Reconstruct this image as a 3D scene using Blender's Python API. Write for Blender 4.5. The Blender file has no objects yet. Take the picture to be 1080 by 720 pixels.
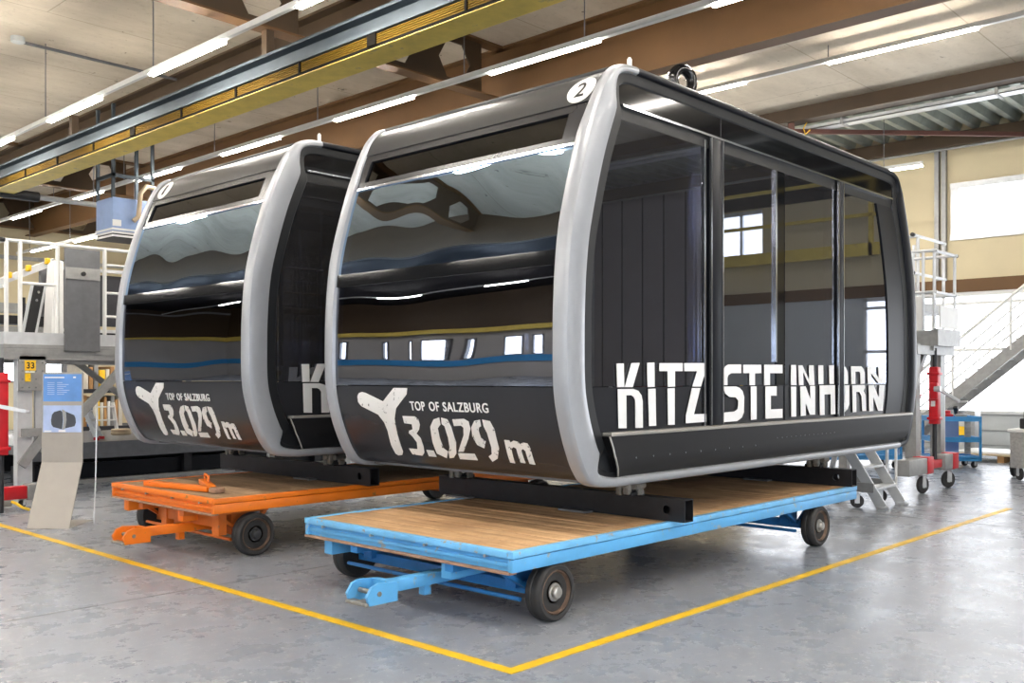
import bpy, bmesh, math, random
from mathutils import Vector, Matrix
random.seed(7)
S = bpy.context.scene
COL = S.collection

# ------------------------------------------------------------------ materials
def lin(c):
    c = c.lstrip('#'); v = [int(c[i:i+2], 16)/255 for i in (0, 2, 4)]
    return tuple((x/12.92 if x <= .04045 else ((x+.055)/1.055)**2.4) for x in v) + (1,)

def newmat(name):
    m = bpy.data.materials.new(name); m.use_nodes = True
    nt = m.node_tree; nt.nodes.clear()
    out = nt.nodes.new('ShaderNodeOutputMaterial')
    return m, nt, out

def N(nt, t, **kw):
    n = nt.nodes.new(t)
    for k, v in kw.items():
        if hasattr(n, k) and not k[0].isupper(): setattr(n, k, v)
    return n

def noise(nt, scale, detail=4, rough=.6, vec=None, stretch=None):
    tc = N(nt, 'ShaderNodeTexCoord'); src = tc.outputs['Object']
    if stretch:
        mp = N(nt, 'ShaderNodeMapping'); mp.inputs['Scale'].default_value = stretch
        nt.links.new(src, mp.inputs['Vector']); src = mp.outputs['Vector']
    n = N(nt, 'ShaderNodeTexNoise'); n.inputs['Scale'].default_value = scale
    n.inputs['Detail'].default_value = detail; n.inputs['Roughness'].default_value = rough
    nt.links.new(src, n.inputs['Vector'])
    return n.outputs['Fac']

def ramp(nt, fac, stops):
    r = N(nt, 'ShaderNodeValToRGB'); e = r.color_ramp.elements
    while len(e) < len(stops): e.new(.5)
    for el, (p, c) in zip(e, stops): el.position = p; el.color = c
    nt.links.new(fac, r.inputs['Fac']); return r.outputs['Color']

def mixc(nt, fac, a, b, mode='MIX'):
    m = N(nt, 'ShaderNodeMix', data_type='RGBA', blend_type=mode)
    for s, v in ((m.inputs[0], fac), (m.inputs[6], a), (m.inputs[7], b)):
        if isinstance(v, (int, float, tuple)): s.default_value = v
        else: nt.links.new(v, s)
    return m.outputs[2]

def bump(nt, h, strength, dist=.02):
    b = N(nt, 'ShaderNodeBump'); b.inputs['Strength'].default_value = strength
    b.inputs['Distance'].default_value = dist; nt.links.new(h, b.inputs['Height']); return b.outputs['Normal']

def pm(name, col, rough=.5, metal=0., var=.12, vscale=6, bmp=0., coat=0., spec=.5, stretch=None, chips=None):
    """principled surface with a little tone variation; chips=(colour, amount) adds worn spots"""
    m, nt, out = newmat(name)
    p = N(nt, 'ShaderNodeBsdfPrincipled')
    c = lin(col)
    f = noise(nt, vscale, 5, .6, stretch=stretch)
    lo = tuple(x*(1-var) for x in c[:3])+(1,); hi = tuple(min(1, x*(1+var)) for x in c[:3])+(1,)
    colr = ramp(nt, f, [(.3, lo), (.7, hi)])
    if chips:
        f2 = noise(nt, chips[2] if len(chips) > 2 else 14, 6, .7)
        k = ramp(nt, f2, [(chips[1], (0, 0, 0, 1)), (chips[1]+.04, (1, 1, 1, 1))])
        colr = mixc(nt, k, colr, lin(chips[0]))
    nt.links.new(colr, p.inputs['Base Color'])
    p.inputs['Roughness'].default_value = rough; p.inputs['Metallic'].default_value = metal
    p.inputs['Coat Weight'].default_value = coat; p.inputs['Coat Roughness'].default_value = .05
    p.inputs['Specular IOR Level'].default_value = spec
    if bmp:
        nt.links.new(bump(nt, noise(nt, vscale*3, 6), bmp), p.inputs['Normal'])
    nt.links.new(p.outputs[0], out.inputs[0])
    return m

def emis(name, col, strength):
    m, nt, out = newmat(name)
    e = N(nt, 'ShaderNodeEmission'); e.inputs[0].default_value = lin(col); e.inputs[1].default_value = strength
    nt.links.new(e.outputs[0], out.inputs[0]); return m

def glassmat(name, tint, base, edge, wave=0., wscale=.9, coat=(1, 1, 1, 1), stretch=None, dirt=0.):
    """tinted sheet glass: coloured transmission, mirror reflection that grows towards grazing angles"""
    m, nt, out = newmat(name)
    t = N(nt, 'ShaderNodeBsdfTransparent'); t.inputs[0].default_value = tint
    g = N(nt, 'ShaderNodeBsdfGlossy'); g.inputs['Color'].default_value = coat; g.inputs['Roughness'].default_value = .012
    fr = N(nt, 'ShaderNodeFresnel'); fr.inputs['IOR'].default_value = 1.5
    if wave:
        nrm = bump(nt, noise(nt, wscale, .0, .4, stretch=stretch), wave, .1)
        nt.links.new(nrm, g.inputs['Normal'])
    ma = N(nt, 'ShaderNodeMath', operation='MULTIPLY_ADD'); ma.inputs[1].default_value = edge; ma.inputs[2].default_value = base
    ma.use_clamp = True
    nt.links.new(fr.outputs[0], ma.inputs[0])
    mx = N(nt, 'ShaderNodeMixShader'); nt.links.new(ma.outputs[0], mx.inputs[0])
    nt.links.new(t.outputs[0], mx.inputs[1]); nt.links.new(g.outputs[0], mx.inputs[2])
    res = mx.outputs[0]
    if dirt:
        d = N(nt, 'ShaderNodeBsdfDiffuse'); d.inputs[0].default_value = lin('#8d8a88')
        mx2 = N(nt, 'ShaderNodeMixShader'); mx2.inputs[0].default_value = dirt
        nt.links.new(res, mx2.inputs[1]); nt.links.new(d.outputs[0], mx2.inputs[2]); res = mx2.outputs[0]
    nt.links.new(res, out.inputs[0]); return m

M = {}
M['gloss_black'] = pm('gloss black lacquer', '#141517', .06, var=.05, spec=.4)
M['char'] = pm('charcoal lacquered panel', '#26272b', .25, var=.08, vscale=2, spec=.4)
M['fairing'] = pm('matt black fairing', '#1b1b1d', .5, var=.08, vscale=2, spec=.3)
M['roofband'] = pm('grey roof band lacquer', '#353638', .28, var=.06, vscale=2, spec=.4)
M['silver'] = pm('silver painted frame', '#9ea1a6', .34, metal=.25, var=.06, vscale=3, coat=.15)
M['silver_dark'] = pm('dark grey frame', '#15171d', .4, var=.06, spec=.22)
M['rubber'] = pm('black rubber seal', '#15171a', .45, var=.1)
M['chrome'] = pm('polished aluminium strip', '#c9ccd0', .15, metal=.95, var=.03)
M['sill'] = pm('anodised sill strip', '#b7b3ad', .3, metal=.6, var=.05)
M['alu'] = pm('bare aluminium', '#cfd1d3', .38, metal=.35, var=.08, vscale=8)
M['galv'] = pm('galvanised grey steel', '#9a9a98', .45, metal=.3, var=.12, vscale=10)
M['galv_dark'] = pm('grey steel plate', '#76777a', .4, metal=.45, var=.12, vscale=7)
M['white_metal'] = pm('white powder coated tube', '#dcdcd9', .4, var=.05)
M['lettering'] = pm('white vinyl lettering', '#e6e6e6', .45, var=.03)
M['lettering_worn'] = pm('worn white vinyl lettering', '#e2e2e0', .5, var=.04, chips=('#2e2f33', .60, 16))
M['ink'] = pm('black ink', '#1b1b1c', .5, var=.03)
M['interior'] = pm('dark interior lining', '#2a2a30', .6, var=.1)
M['seat'] = pm('dark seat upholstery', '#23242b', .75, var=.15)
M['seatred'] = pm('dark red upholstery', '#5a1c26', .75, var=.15)
M['steel_dark'] = pm('dark mill scale steel', '#2b2b2e', .42, metal=.4, var=.2, vscale=9)
M['foot_light'] = pm('dirty light casting', '#8a8780', .5, metal=.5, var=.3, vscale=30)
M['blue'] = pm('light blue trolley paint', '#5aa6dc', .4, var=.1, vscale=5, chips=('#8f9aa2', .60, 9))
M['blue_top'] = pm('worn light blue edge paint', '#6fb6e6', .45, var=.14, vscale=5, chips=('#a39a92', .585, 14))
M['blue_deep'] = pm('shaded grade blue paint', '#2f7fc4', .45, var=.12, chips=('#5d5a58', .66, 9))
M['orange'] = pm('orange trolley paint', '#e8760e', .42, var=.08, vscale=5, chips=('#a86a34', .62, 10))
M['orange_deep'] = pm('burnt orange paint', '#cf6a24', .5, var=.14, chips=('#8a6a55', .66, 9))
M['rust'] = pm('rusty steel edge', '#9c7a63', .7, var=.3, vscale=12)
M['tyre'] = pm('solid rubber tyre', '#2c2b2b', .62, var=.2, vscale=10, bmp=.1)
M['rim'] = pm('worn wheel rim', '#6a5547', .6, metal=.2, var=.3, vscale=14)
M['hub'] = pm('zinc hub cap', '#b9b7b2', .35, metal=.8, var=.1)
M['dark_hub'] = pm('dusty dark hub', '#4b4b4d', .45, metal=.5, var=.15)
M['red'] = pm('red lift paint', '#c8202a', .4, var=.1)
M['yellow_paint'] = pm('yellow crane paint', '#dcc25c', .6, var=.14, vscale=3, chips=('#c2ab68', .6, 3))
M['yellow_sticker'] = pm('yellow sticker', '#f2c320', .5, var=.03)
M['louver'] = pm('yellow conductor cover', '#6e540f', .8, spec=.2, var=.08)
M['crane_grey'] = pm('blue grey crane steel', '#4a5258', .7, spec=.25, var=.1, vscale=3)
M['matt_black'] = pm('matt black clip', '#17140f', .9, spec=.1)
M['backdrop'] = pm('dark painted soffit', '#1c1b1f', .8, var=.2, vscale=1, spec=.2)  # dark colour for unseen panels added to darken reflections
M['brown'] = pm('brown painted girder', '#654726', .65, var=.12, vscale=1.2)
M['brown_dark'] = pm('dark brown painted beam', '#44331f', .55, var=.12, vscale=2)
M['redbrown'] = pm('red brown primer bar', '#5e3a30', .6, var=.1)
M['cream'] = pm('cream wall panel', '#cfc19e', .6, var=.035, vscale=1.2)
M['backwall'] = pm('grey rendered wall', '#a9a6a3', .7, var=.05, vscale=1.5)
M['cladding'] = pm('dark grey cladding', '#8a8588', .6, var=.05, vscale=1.5)
M['greywall'] = pm('light grey wall panel', '#c3c6c4', .55, var=.04, vscale=2)
M['deckmetal'] = pm('galvanised roof sheet', '#a3aaa2', .35, metal=.55, var=.2, vscale=3)
M['white'] = pm('white sheet metal', '#e4e4e2', .45, var=.03)
M['lightblue'] = pm('pale blue painted casing', '#8fa6cf', .45, var=.06)
M['postblue'] = pm('blue poster print', '#5d8fd0', .35, var=.2, vscale=3)
M['postblue2'] = pm('pale poster print', '#a9bbdf', .35, var=.2, vscale=3)
M['postdark'] = pm('dark grey print', '#3f4248', .4, var=.15)
M['totem'] = pm('warm grey coated sheet', '#a29c94', .35, var=.04, metal=.1)
M['gold'] = pm('yellow of reflected rails', '#d19a2a', .45, var=.06)
M['cartblue'] = pm('workshop blue paint', '#3d93cf', .42, var=.08)
M['wood_light'] = pm('pallet wood', '#c9b694', .75, var=.2, vscale=8)
M['cardboard'] = pm('brown cardboard', '#b98d5c', .8, var=.12)
M['paper'] = pm('pale board edges', '#d9d2c4', .7, var=.1)
M['blackplastic'] = pm('black plastic', '#1d1d1f', .5, var=.1)
M['checker'] = pm('aluminium chequer plate', '#b4b3b0', .35, metal=.6, var=.2, vscale=24, bmp=.5)
M['tan'] = pm('tan coil', '#b9a78c', .7, var=.15)
M['tube'] = emis('lit fluorescent tube', '#fff8ee', 60)
M['pane'] = emis('daylight through frosted glazing', '#f4f8ff', 2.3)
M['pane_soft'] = emis('daylight and fill through windows', '#e6eef8', 5.5)  # also lights the fill windows added behind the viewer
M['glass_end'] = glassmat('dark tinted end glass', (.25, .26, .28, 1), .8, 1.0, wave=.5, wscale=.95, coat=(.53, .73, 1.0, 1))
M['glass_low'] = glassmat('dark tinted lower glass', (.3, .31, .34, 1), .24, 1.0, wave=.22, wscale=.9, coat=(.72, .75, .84, 1))
M['glass_side'] = glassmat('smoked side glass', (.46, .47, .52, 1), .2, .85, wave=.0, coat=(.74, .8, .95, 1), dirt=.05)
M['glass_vent'] = glassmat('near black vent glass', (.05, .05, .055, 1), .03, .7, coat=(.8, .8, .8, 1))

def floor_material():
    m, nt, out = newmat('grey epoxy floor')
    p = N(nt, 'ShaderNodeBsdfPrincipled')
    big = noise(nt, .35, 4, .6); mid = noise(nt, 2.3, 6, .7); fine = noise(nt, 11, 8, .75); sp = noise(nt, 30, 3, .6); scr = noise(nt, 6, 7, .7, stretch=(.35, 3.5, 1)); pat = noise(nt, .8, 3, .5)
    c = ramp(nt, big, [(.3, lin('#7d838e')), (.7, lin('#90959e'))])
    c = mixc(nt, ramp(nt, mid, [(.38, (0, 0, 0, 1)), (.8, (.4, .4, .4, 1))]), c, lin('#74767a'))
    c = mixc(nt, ramp(nt, fine, [(.55, (0, 0, 0, 1)), (.68, (.75, .75, .75, 1))]), c, lin('#bfc0bf'))
    k2 = ramp(nt, scr, [(.60, (0, 0, 0, 1)), (.74, (.7, .7, .7, 1))]); k3 = ramp(nt, pat, [(.45, (0, 0, 0, 1)), (.6, (1, 1, 1, 1))])
    c = mixc(nt, mixc(nt, 1.0, k2, k3, 'MULTIPLY'), c, lin('#cfd0cf'))
    c = mixc(nt, ramp(nt, sp, [(.67, (0, 0, 0, 1)), (.71, (.9, .9, .9, 1))]), c, lin('#dcdcda'))
    nt.links.new(c, p.inputs['Base Color'])
    r = ramp(nt, mid, [(.3, (.20, .20, .20, 1)), (.75, (.40, .40, .40, 1))])
    nt.links.new(r, p.inputs['Roughness'])
    p.inputs['Specular IOR Level'].default_value = .5
    nt.links.new(bump(nt, fine, .08), p.inputs['Normal'])
    nt.links.new(p.outputs[0], out.inputs[0]); return m
M['floor'] = floor_material()

def concrete_material():
    m, nt, out = newmat('board marked concrete ceiling')
    p = N(nt, 'ShaderNodeBsdfPrincipled')
    a = noise(nt, .7, 6, .65, stretch=(.35, 1, 1)); b = noise(nt, 9, 6, .7); sp = noise(nt, 4.5, 4, .6)
    c = ramp(nt, a, [(.3, lin('#ab9f8b')), (.55, lin('#c6baa6')), (.75, lin('#d6ccba'))])
    c = mixc(nt, ramp(nt, b, [(.55, (0, 0, 0, 1)), (.8, (.5, .5, .5, 1))]), c, lin('#8d8270'))
    c = mixc(nt, ramp(nt, sp, [(.69, (0, 0, 0, 1)), (.71, (.8, .8, .8, 1))]), c, lin('#6b6155'))
    tc = N(nt, 'ShaderNodeTexCoord'); bk = N(nt, 'ShaderNodeTexBrick')
    bk.inputs['Scale'].default_value = 1.0; bk.inputs['Mortar Size'].default_value = .012
    bk.inputs['Brick Width'].default_value = 6.0; bk.inputs['Row Height'].default_value = 2.6
    bk.inputs['Color1'].default_value = (1, 1, 1, 1); bk.inputs['Color2'].default_value = (.95, .95, .95, 1); bk.inputs['Mortar'].default_value = (.45, .42, .38, 1)
    nt.links.new(tc.outputs['Object'], bk.inputs['Vector'])
    c = mixc(nt, .55, c, bk.outputs['Color'], 'MULTIPLY')
    nt.links.new(c, p.inputs['Base Color']); p.inputs['Roughness'].default_value = .85
    nt.links.new(bump(nt, b, .15), p.inputs['Normal'])
    nt.links.new(p.outputs[0], out.inputs[0]); return m
M['concrete'] = concrete_material()

def wood_material(name, a, b, dirt):
    m, nt, out = newmat(name)
    p = N(nt, 'ShaderNodeBsdfPrincipled')
    g = noise(nt, 3.2, 8, .7, stretch=(9, .7, 1)); d = noise(nt, 1.3, 5, .65); s = noise(nt, 7, 6, .75, stretch=(2.5, 1, 1))
    c = ramp(nt, g, [(.25, lin(a)), (.7, lin(b))])
    c = mixc(nt, ramp(nt, d, [(.45, (0, 0, 0, 1)), (.75, (.7, .7, .7, 1))]), c, lin(dirt))
    c = mixc(nt, ramp(nt, s, [(.62, (0, 0, 0, 1)), (.74, (.75, .75, .75, 1))]), c, lin('#4a3a2e'))
    nt.links.new(c, p.inputs['Base Color']); p.inputs['Roughness'].default_value = .7
    nt.links.new(bump(nt, g, .25), p.inputs['Normal'])
    nt.links.new(p.outputs[0], out.inputs[0]); return m
M['deckwood'] = wood_material('worn plank deck', '#ad8258', '#dcb78a', '#86603f')
M['deckwood_old'] = wood_material('grey brown plank deck', '#84694f', '#a98b6a', '#6b5a48')

# ------------------------------------------------------------------ mesh helpers
class MB:
    def __init__(s): s.bm = bmesh.new()
    def box(s, x0, x1, y0, y1, z0, z1, bev=0., mat=None):
        vs = [s.bm.verts.new((x, y, z)) for x in (x0, x1) for y in (y0, y1) for z in (z0, z1)]
        fs = [(0, 1, 3, 2), (4, 6, 7, 5), (0, 4, 5, 1), (2, 3, 7, 6), (0, 2, 6, 4), (1, 5, 7, 3)]
        faces = [s.bm.faces.new([vs[i] for i in f]) for f in fs]
        if mat is not None: bmesh.ops.transform(s.bm, matrix=mat, verts=vs)
        if bev:
            es = list({e for f in faces for e in f.edges})
            bmesh.ops.bevel(s.bm, geom=es, offset=bev, segments=2, profile=.5, affect='EDGES')
        return s
    def bar(s, p, q, w, h, up=(0, 0, 1), bev=0.):
        p, q = Vector(p), Vector(q); d = (q-p); L = d.length; d.normalize()
        u = Vector(up)
        if abs(d.dot(u)) > .99: u = Vector((1, 0, 0))
        r = d.cross(u).normalized(); u = r.cross(d)
        m = Matrix((d.to_4d(), r.to_4d(), u.to_4d(), (0, 0, 0, 1))).transposed()
        for i in range(3): m[i][3] = p[i]; m[3][i] = 0
        m[3][3] = 1
        return s.box(0, L, -w/2, w/2, -h/2, h/2, bev, m)
    def cyl(s, p, q, r, n=14, r2=None, caps=True):
        p, q = Vector(p), Vector(q); d = (q-p).normalized(); u = Vector((0, 0, 1)) if abs(d.z) < .9 else Vector((1, 0, 0))
        a = d.cross(u).normalized(); b = d.cross(a)
        rr = r if r2 is None else r2
        A = [s.bm.verts.new(p+(a*math.cos(t)+b*math.sin(t))*r) for t in [2*math.pi*i/n for i in range(n)]]
        B = [s.bm.verts.new(q+(a*math.cos(t)+b*math.sin(t))*rr) for t in [2*math.pi*i/n for i in range(n)]]
        for i in range(n): s.bm.faces.new((A[i], A[(i+1) % n], B[(i+1) % n], B[i]))
        if caps: s.bm.faces.new(A[::-1]); s.bm.faces.new(B)
        return s
    def tube(s, pts, r, n=10, closed=False):
        pts = [Vector(p) for p in pts]; k = len(pts); rings = []
        up = None
        for i, p in enumerate(pts):
            a = pts[(i-1) % k] if (closed or i > 0) else p; b = pts[(i+1) % k] if (closed or i < k-1) else p
            d = (b-a).normalized()
            if up is None:
                up = Vector((0, 0, 1)) if abs(d.z) < .9 else Vector((1, 0, 0))
            x = d.cross(up)
            if x.length < 1e-4: x = d.cross(Vector((.3, 1, .2)))
            x.normalize(); y = x.cross(d).normalized(); up = y
            rings.append([s.bm.verts.new(p+(x*math.cos(t)+y*math.sin(t))*r) for t in [2*math.pi*j/n for j in range(n)]])
        for i in range(k if closed else k-1):
            A, B = rings[i], rings[(i+1) % k]
            for j in range(n): s.bm.faces.new((A[j], A[(j+1) % n], B[(j+1) % n], B[j]))
        if not closed: s.bm.faces.new(rings[0][::-1]); s.bm.faces.new(rings[-1])
        return s
    def lathe(s, prof, c, axis='y', n=36):
        """prof: [(radius, along)] revolved about axis through c"""
        c = Vector(c); rings = []
        for r, h in prof:
            ring = []
            for j in range(n):
                t = 2*math.pi*j/n; a, b = r*math.cos(t), r*math.sin(t)
                v = {'y': (a, h, b), 'x': (h, a, b), 'z': (a, b, h)}[axis]
                ring.append(s.bm.verts.new(c+Vector(v)))
            rings.append(ring)
        for A, B in zip(rings, rings[1:]):
            for j in range(n): s.bm.faces.new((A[j], A[(j+1) % n], B[(j+1) % n], B[j]))
        s.bm.faces.new(rings[0][::-1]); s.bm.faces.new(rings[-1])
        return s
    def prism(s, poly, plane, a, b, bev=0.):
        """poly in a coordinate plane ('xz','yz','xy'), extruded between a and b along the third axis"""
        f3 = {'xz': lambda p, h: (p[0], h, p[1]), 'yz': lambda p, h: (h, p[0], p[1]), 'xy': lambda p, h: (p[0], p[1], h)}[plane]
        A = [s.bm.verts.new(f3(p, a)) for p in poly]; B = [s.bm.verts.new(f3(p, b)) for p in poly]
        n = len(poly)
        fs = [s.bm.faces.new(A[::-1]), s.bm.faces.new(B)]
        for i in range(n): fs.append(s.bm.faces.new((A[i], A[(i+1) % n], B[(i+1) % n], B[i])))
        if bev:
            es = list(fs[0].edges)+list(fs[1].edges)
            bmesh.ops.bevel(s.bm, geom=es, offset=bev, segments=1, affect='EDGES')
        return s
    def grid(s, rows, closed_u=False, closed_v=False):
        vs = [[s.bm.verts.new(p) for p in r] for r in rows]
        nu, nv = len(vs), len(vs[0])
        for i in range(nu if closed_u else nu-1):
            for j in range(nv if closed_v else nv-1):
                s.bm.faces.new((vs[i][j], vs[i][(j+1) % nv], vs[(i+1) % nu][(j+1) % nv], vs[(i+1) % nu][j]))
        return s
    def build(s, name, mat, parent=None, smooth=35, recalc=True):
        if recalc: bmesh.ops.recalc_face_normals(s.bm, faces=s.bm.faces)
        me = bpy.data.meshes.new(name)
        off = world_loc(parent) if parent else Vector()
        if off.length: bmesh.ops.translate(s.bm, verts=s.bm.verts, vec=-off)
        s.bm.to_mesh(me); s.bm.free()
        me.materials.append(M[mat] if isinstance(mat, str) else mat)
        if smooth:
            me.shade_smooth(); me.set_sharp_from_angle(angle=math.radians(smooth))
        o = bpy.data.objects.new(name, me); COL.objects.link(o)
        if parent: o.parent = parent
        return o

def world_loc(o):
    v = Vector()
    while o is not None: v += o.location; o = o.parent
    return v

def tag(o, label, cat, group=None):
    o['label'] = label; o['category'] = cat
    if group: o['group'] = group
    return o
def thing(name, label, cat, base=(0, 0, 0), group=None):
    o = bpy.data.objects.new(name, None); COL.objects.link(o); o.location = base
    o.empty_display_size = .2
    return tag(o, label, cat, group)
def struct(name, mb, mat, parent=None, smooth=35):
    o = mb.build(name, mat, parent, smooth)
    if parent is None: o['kind'] = 'structure'
    return o
def copy_tree(o, parent=None):
    c = o.copy(); COL.objects.link(c)
    if parent is not None: c.parent = parent
    for ch in list(o.children): copy_tree(ch, c)
    return c
EXPO = 1.38
# ================================================================== THE HALL
XR, XL, YF, YN, ZC = 23.5, -10.0, 33.0, -10.0, 7.4
struct('floor', MB().box(XL-.2, XR+.2, YN-.2, YF+.2, -.2, 0), 'floor', smooth=0)
struct('ceiling', MB().box(XL-.2, 19.0, YN-.2, YF+.2, ZC, ZC+.25), 'concrete', smooth=0)
struct('ceiling_backdrop', MB().box(XL, .2, YN, YF, 6.0, 6.1), 'backdrop', smooth=0)  # unseen dark ceiling added to darken reflections in the end windows
struct('trim_12', MB().box(.2, .4, YN, YF, 5.6, 7.4), 'brown_dark', smooth=0)  # unseen edge beam added for the same reflection
# fine floor joints
j = MB()
for y in (1.2, 6.95, 14.0): j.box(XL, XR, y, y+.012, .0004, .0018)
for x in (11.55,): j.box(x, x+.012, YN, YF, .0004, .0018)
struct('trim_1', j, 'galv_dark', smooth=0)

# corrugated roof deck over the last bay
rows = []
p = .42; nprof = int((YF-YN)/p)
prof = []
for i in range(nprof):
    y = YN+i*p
    prof += [(y, 7.42), (y+.13, 7.42), (y+.19, 7.58), (y+.36, 7.58)]
rows = [[(x, y, z) for y, z in prof] for x in (19.0, XR+.1)]
rd = MB().grid(rows)
o = struct('ceiling_roof_sheet', rd, 'deckmetal', smooth=0)
struct('trim_2', MB().box(18.9, XR+.2, YN-.2, YF+.2, 7.62, 7.7), 'galv_dark', smooth=0)

# right wall: base, glazing band, brown strip, cream panels, window
w = MB()
w.box(XR, XR+.2, YN, YF, 0, .84, 0)
w.box(XR, XR+.2, -5.6, -1.5, .84, 3.66)
o = struct('wall_right', w, 'greywall', smooth=0)
struct('wall_right_cladding', MB().box(XR-.06, XR, YN, -5.6, 0, 7.6), 'cladding', smooth=0)
t = MB()
for i in range(6): t.box(XR-.08, XR-.06, YN+.3+i*.75, YN+.34+i*.75, .1, 7.4)
struct('trim_9', t, 'interior', smooth=0)
t = MB()
for z, h in ((6.5, .08), (5.6, .08), (4.65, .3)): t.box(XR-.6, XR-.5, -5.6, -.9, z, z+h)
t.box(XR-.6, XR-.5, -1.15, -1.05, 4.65, 7.2)
struct('trim_10', t, 'yellow_paint', smooth=0)
struct('trim_13', MB().box(XR-.06, XR, -5.6, -.3, 6.25, 7.0), 'backdrop', smooth=0)  # unseen dark panel added to darken what the door glass mirrors
c = MB()
c.box(XR, XR+.2, YN, -5.5, 3.96, 7.62); c.box(XR, XR+.2, -5.5, -4.3, 3.96, 4.98); c.box(XR, XR+.2, -5.5, -4.3, 6.12, 7.62); c.box(XR, XR+.2, 7.78, YF, 3.96, 7.62)
c.box(XR, XR+.2, 2.6, 7.78, 3.96, 4.98); c.box(XR, XR+.2, 2.6, 7.78, 6.12, 7.62)
c.box(XR, XR+.2, 13.2, YF, .84, 3.6)
c.box(XR, XR+.2, -4.3, 2.6, 3.96, 7.62)
struct('wall_right_upper', c, 'cream', smooth=0)
struct('trim_3', MB().box(XR-.05, XR+.2, YN, YF, 3.66, 3.96), 'brown', smooth=0)      # brown fascia
fr = MB()
for z in (.84, 2.28, 3.36, 3.56):
    h = .07 if z != 3.56 else .1
    fr.box(XR-.03, XR+.1, -1.5, 13.2, z, z+h)
for y in (-1.5, 1, 4, 8.2, 10.6, 13.1): fr.box(XR-.03, XR+.1, y, y+.07, .84, 3.66)
f1 = struct('window_1', fr, 'white_metal', smooth=0)
pa = MB().box(XR+.05, XR+.07, -1.5, 13.2, .86, 3.6).build('pane', 'pane', f1, 0)
fr = MB()
fr.box(XR-.06, XR+.12, 2.6, 7.84, 4.88, 5.02); fr.box(XR-.06, XR+.12, 2.6, 7.84, 6.08, 6.22)
fr.box(XR-.05, XR+.12, 7.66, 7.83, 4.9, 6.2); fr.box(XR-.05, XR+.12, 2.5, 2.6, 4.9, 6.2)
f2 = struct('window_2', fr, 'alu', smooth=0)
MB().box(XR+.04, XR+.06, 2.6, 7.7, 5.0, 6.1).build('pane', 'pane', f2, 0)
fr = MB()
fr.box(XR-.05, XR+.12, -5.5, -4.3, 4.9, 5.0); fr.box(XR-.05, XR+.12, -5.5, -4.3, 6.1, 6.2); fr.box(XR-.05, XR+.12, -4.95, -4.88, 4.98, 6.12)
f2b = struct('window_20', fr, 'alu', smooth=0)
MB().box(XR+.04, XR+.06, -5.5, -4.3, 5.0, 6.1).build('pane', 'pane', f2b, 0)
t = MB()
for y in (7.92, 8.08): t.box(XR-.12, XR, y, y+.1, 3.96, 7.3)
struct('trim_4', t, 'galv', smooth=0)
t = MB()
for z in (.12, .45, .8): t.box(XR-.02, XR, YN, 13.2, z, z+.015)
struct('baseboard_right', t, 'galv', smooth=0)
t = MB(); t.box(XR-.22, XR, YN, YF, 7.08, 7.38); t.box(XR-.3, XR, YN, YF, 7.04, 7.08)
struct('trim_5', t, 'brown_dark', smooth=0)
t = MB(); t.cyl((XR-.34, YN, 6.98), (XR-.34, YF, 6.98), .03, 8)
struct('trim_6', t, 'galv', smooth=0)

# far wall with a low window strip
w = MB()
w.box(XL, XR, YF, YF+.2, 0, 1.55); w.box(XL, XR, YF, YF+.2, 2.35, 7.6)
w.box(XL, 7.0, YF, YF+.2, 1.55, 2.35); w.box(13.5, XR, YF, YF+.2, 1.55, 2.35)
struct('wall_far', w, 'cream', smooth=0)
struct('wall_far_lower', MB().box(XL, 6.0, YF-.04, YF, 0, 3.5), 'backwall', smooth=0)
struct('wall_far_upper', MB().box(XL, 6.0, YF-.04, YF, 3.5, 7.4), 'brown_dark', smooth=0)
struct('blue_band_far', MB().box(XL, 6.0, YF-.16, YF-.04, 1.55, 2.05), 'cartblue', smooth=0)  # unseen blue band added for its reflection in the rear cabin
struct('trim_11', MB().box(XL, 6.0, YF-.2, YF-.04, 3.32, 3.5), 'yellow_paint', smooth=0)  # unseen yellow rail added for that reflection too
fr = MB()
for x in (7.0, 8.3, 9.6, 10.9, 12.2, 13.45): fr.box(x, x+.06, YF-.02, YF+.1, 1.55, 2.35)
fr.box(7, 13.5, YF-.02, YF+.1, 1.52, 1.58); fr.box(7, 13.5, YF-.02, YF+.1, 2.32, 2.38)
f3 = struct('window_3', fr, 'galv_dark', smooth=0)
MB().box(7, 13.5, YF+.05, YF+.07, 1.56, 2.34).build('pane', 'pane_soft', f3, 0)
# dark rail along the far wall
struct('trim_7', MB().box(XL, XR, YF-.1, YF, 5.5, 5.62), 'galv', smooth=0)

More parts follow.
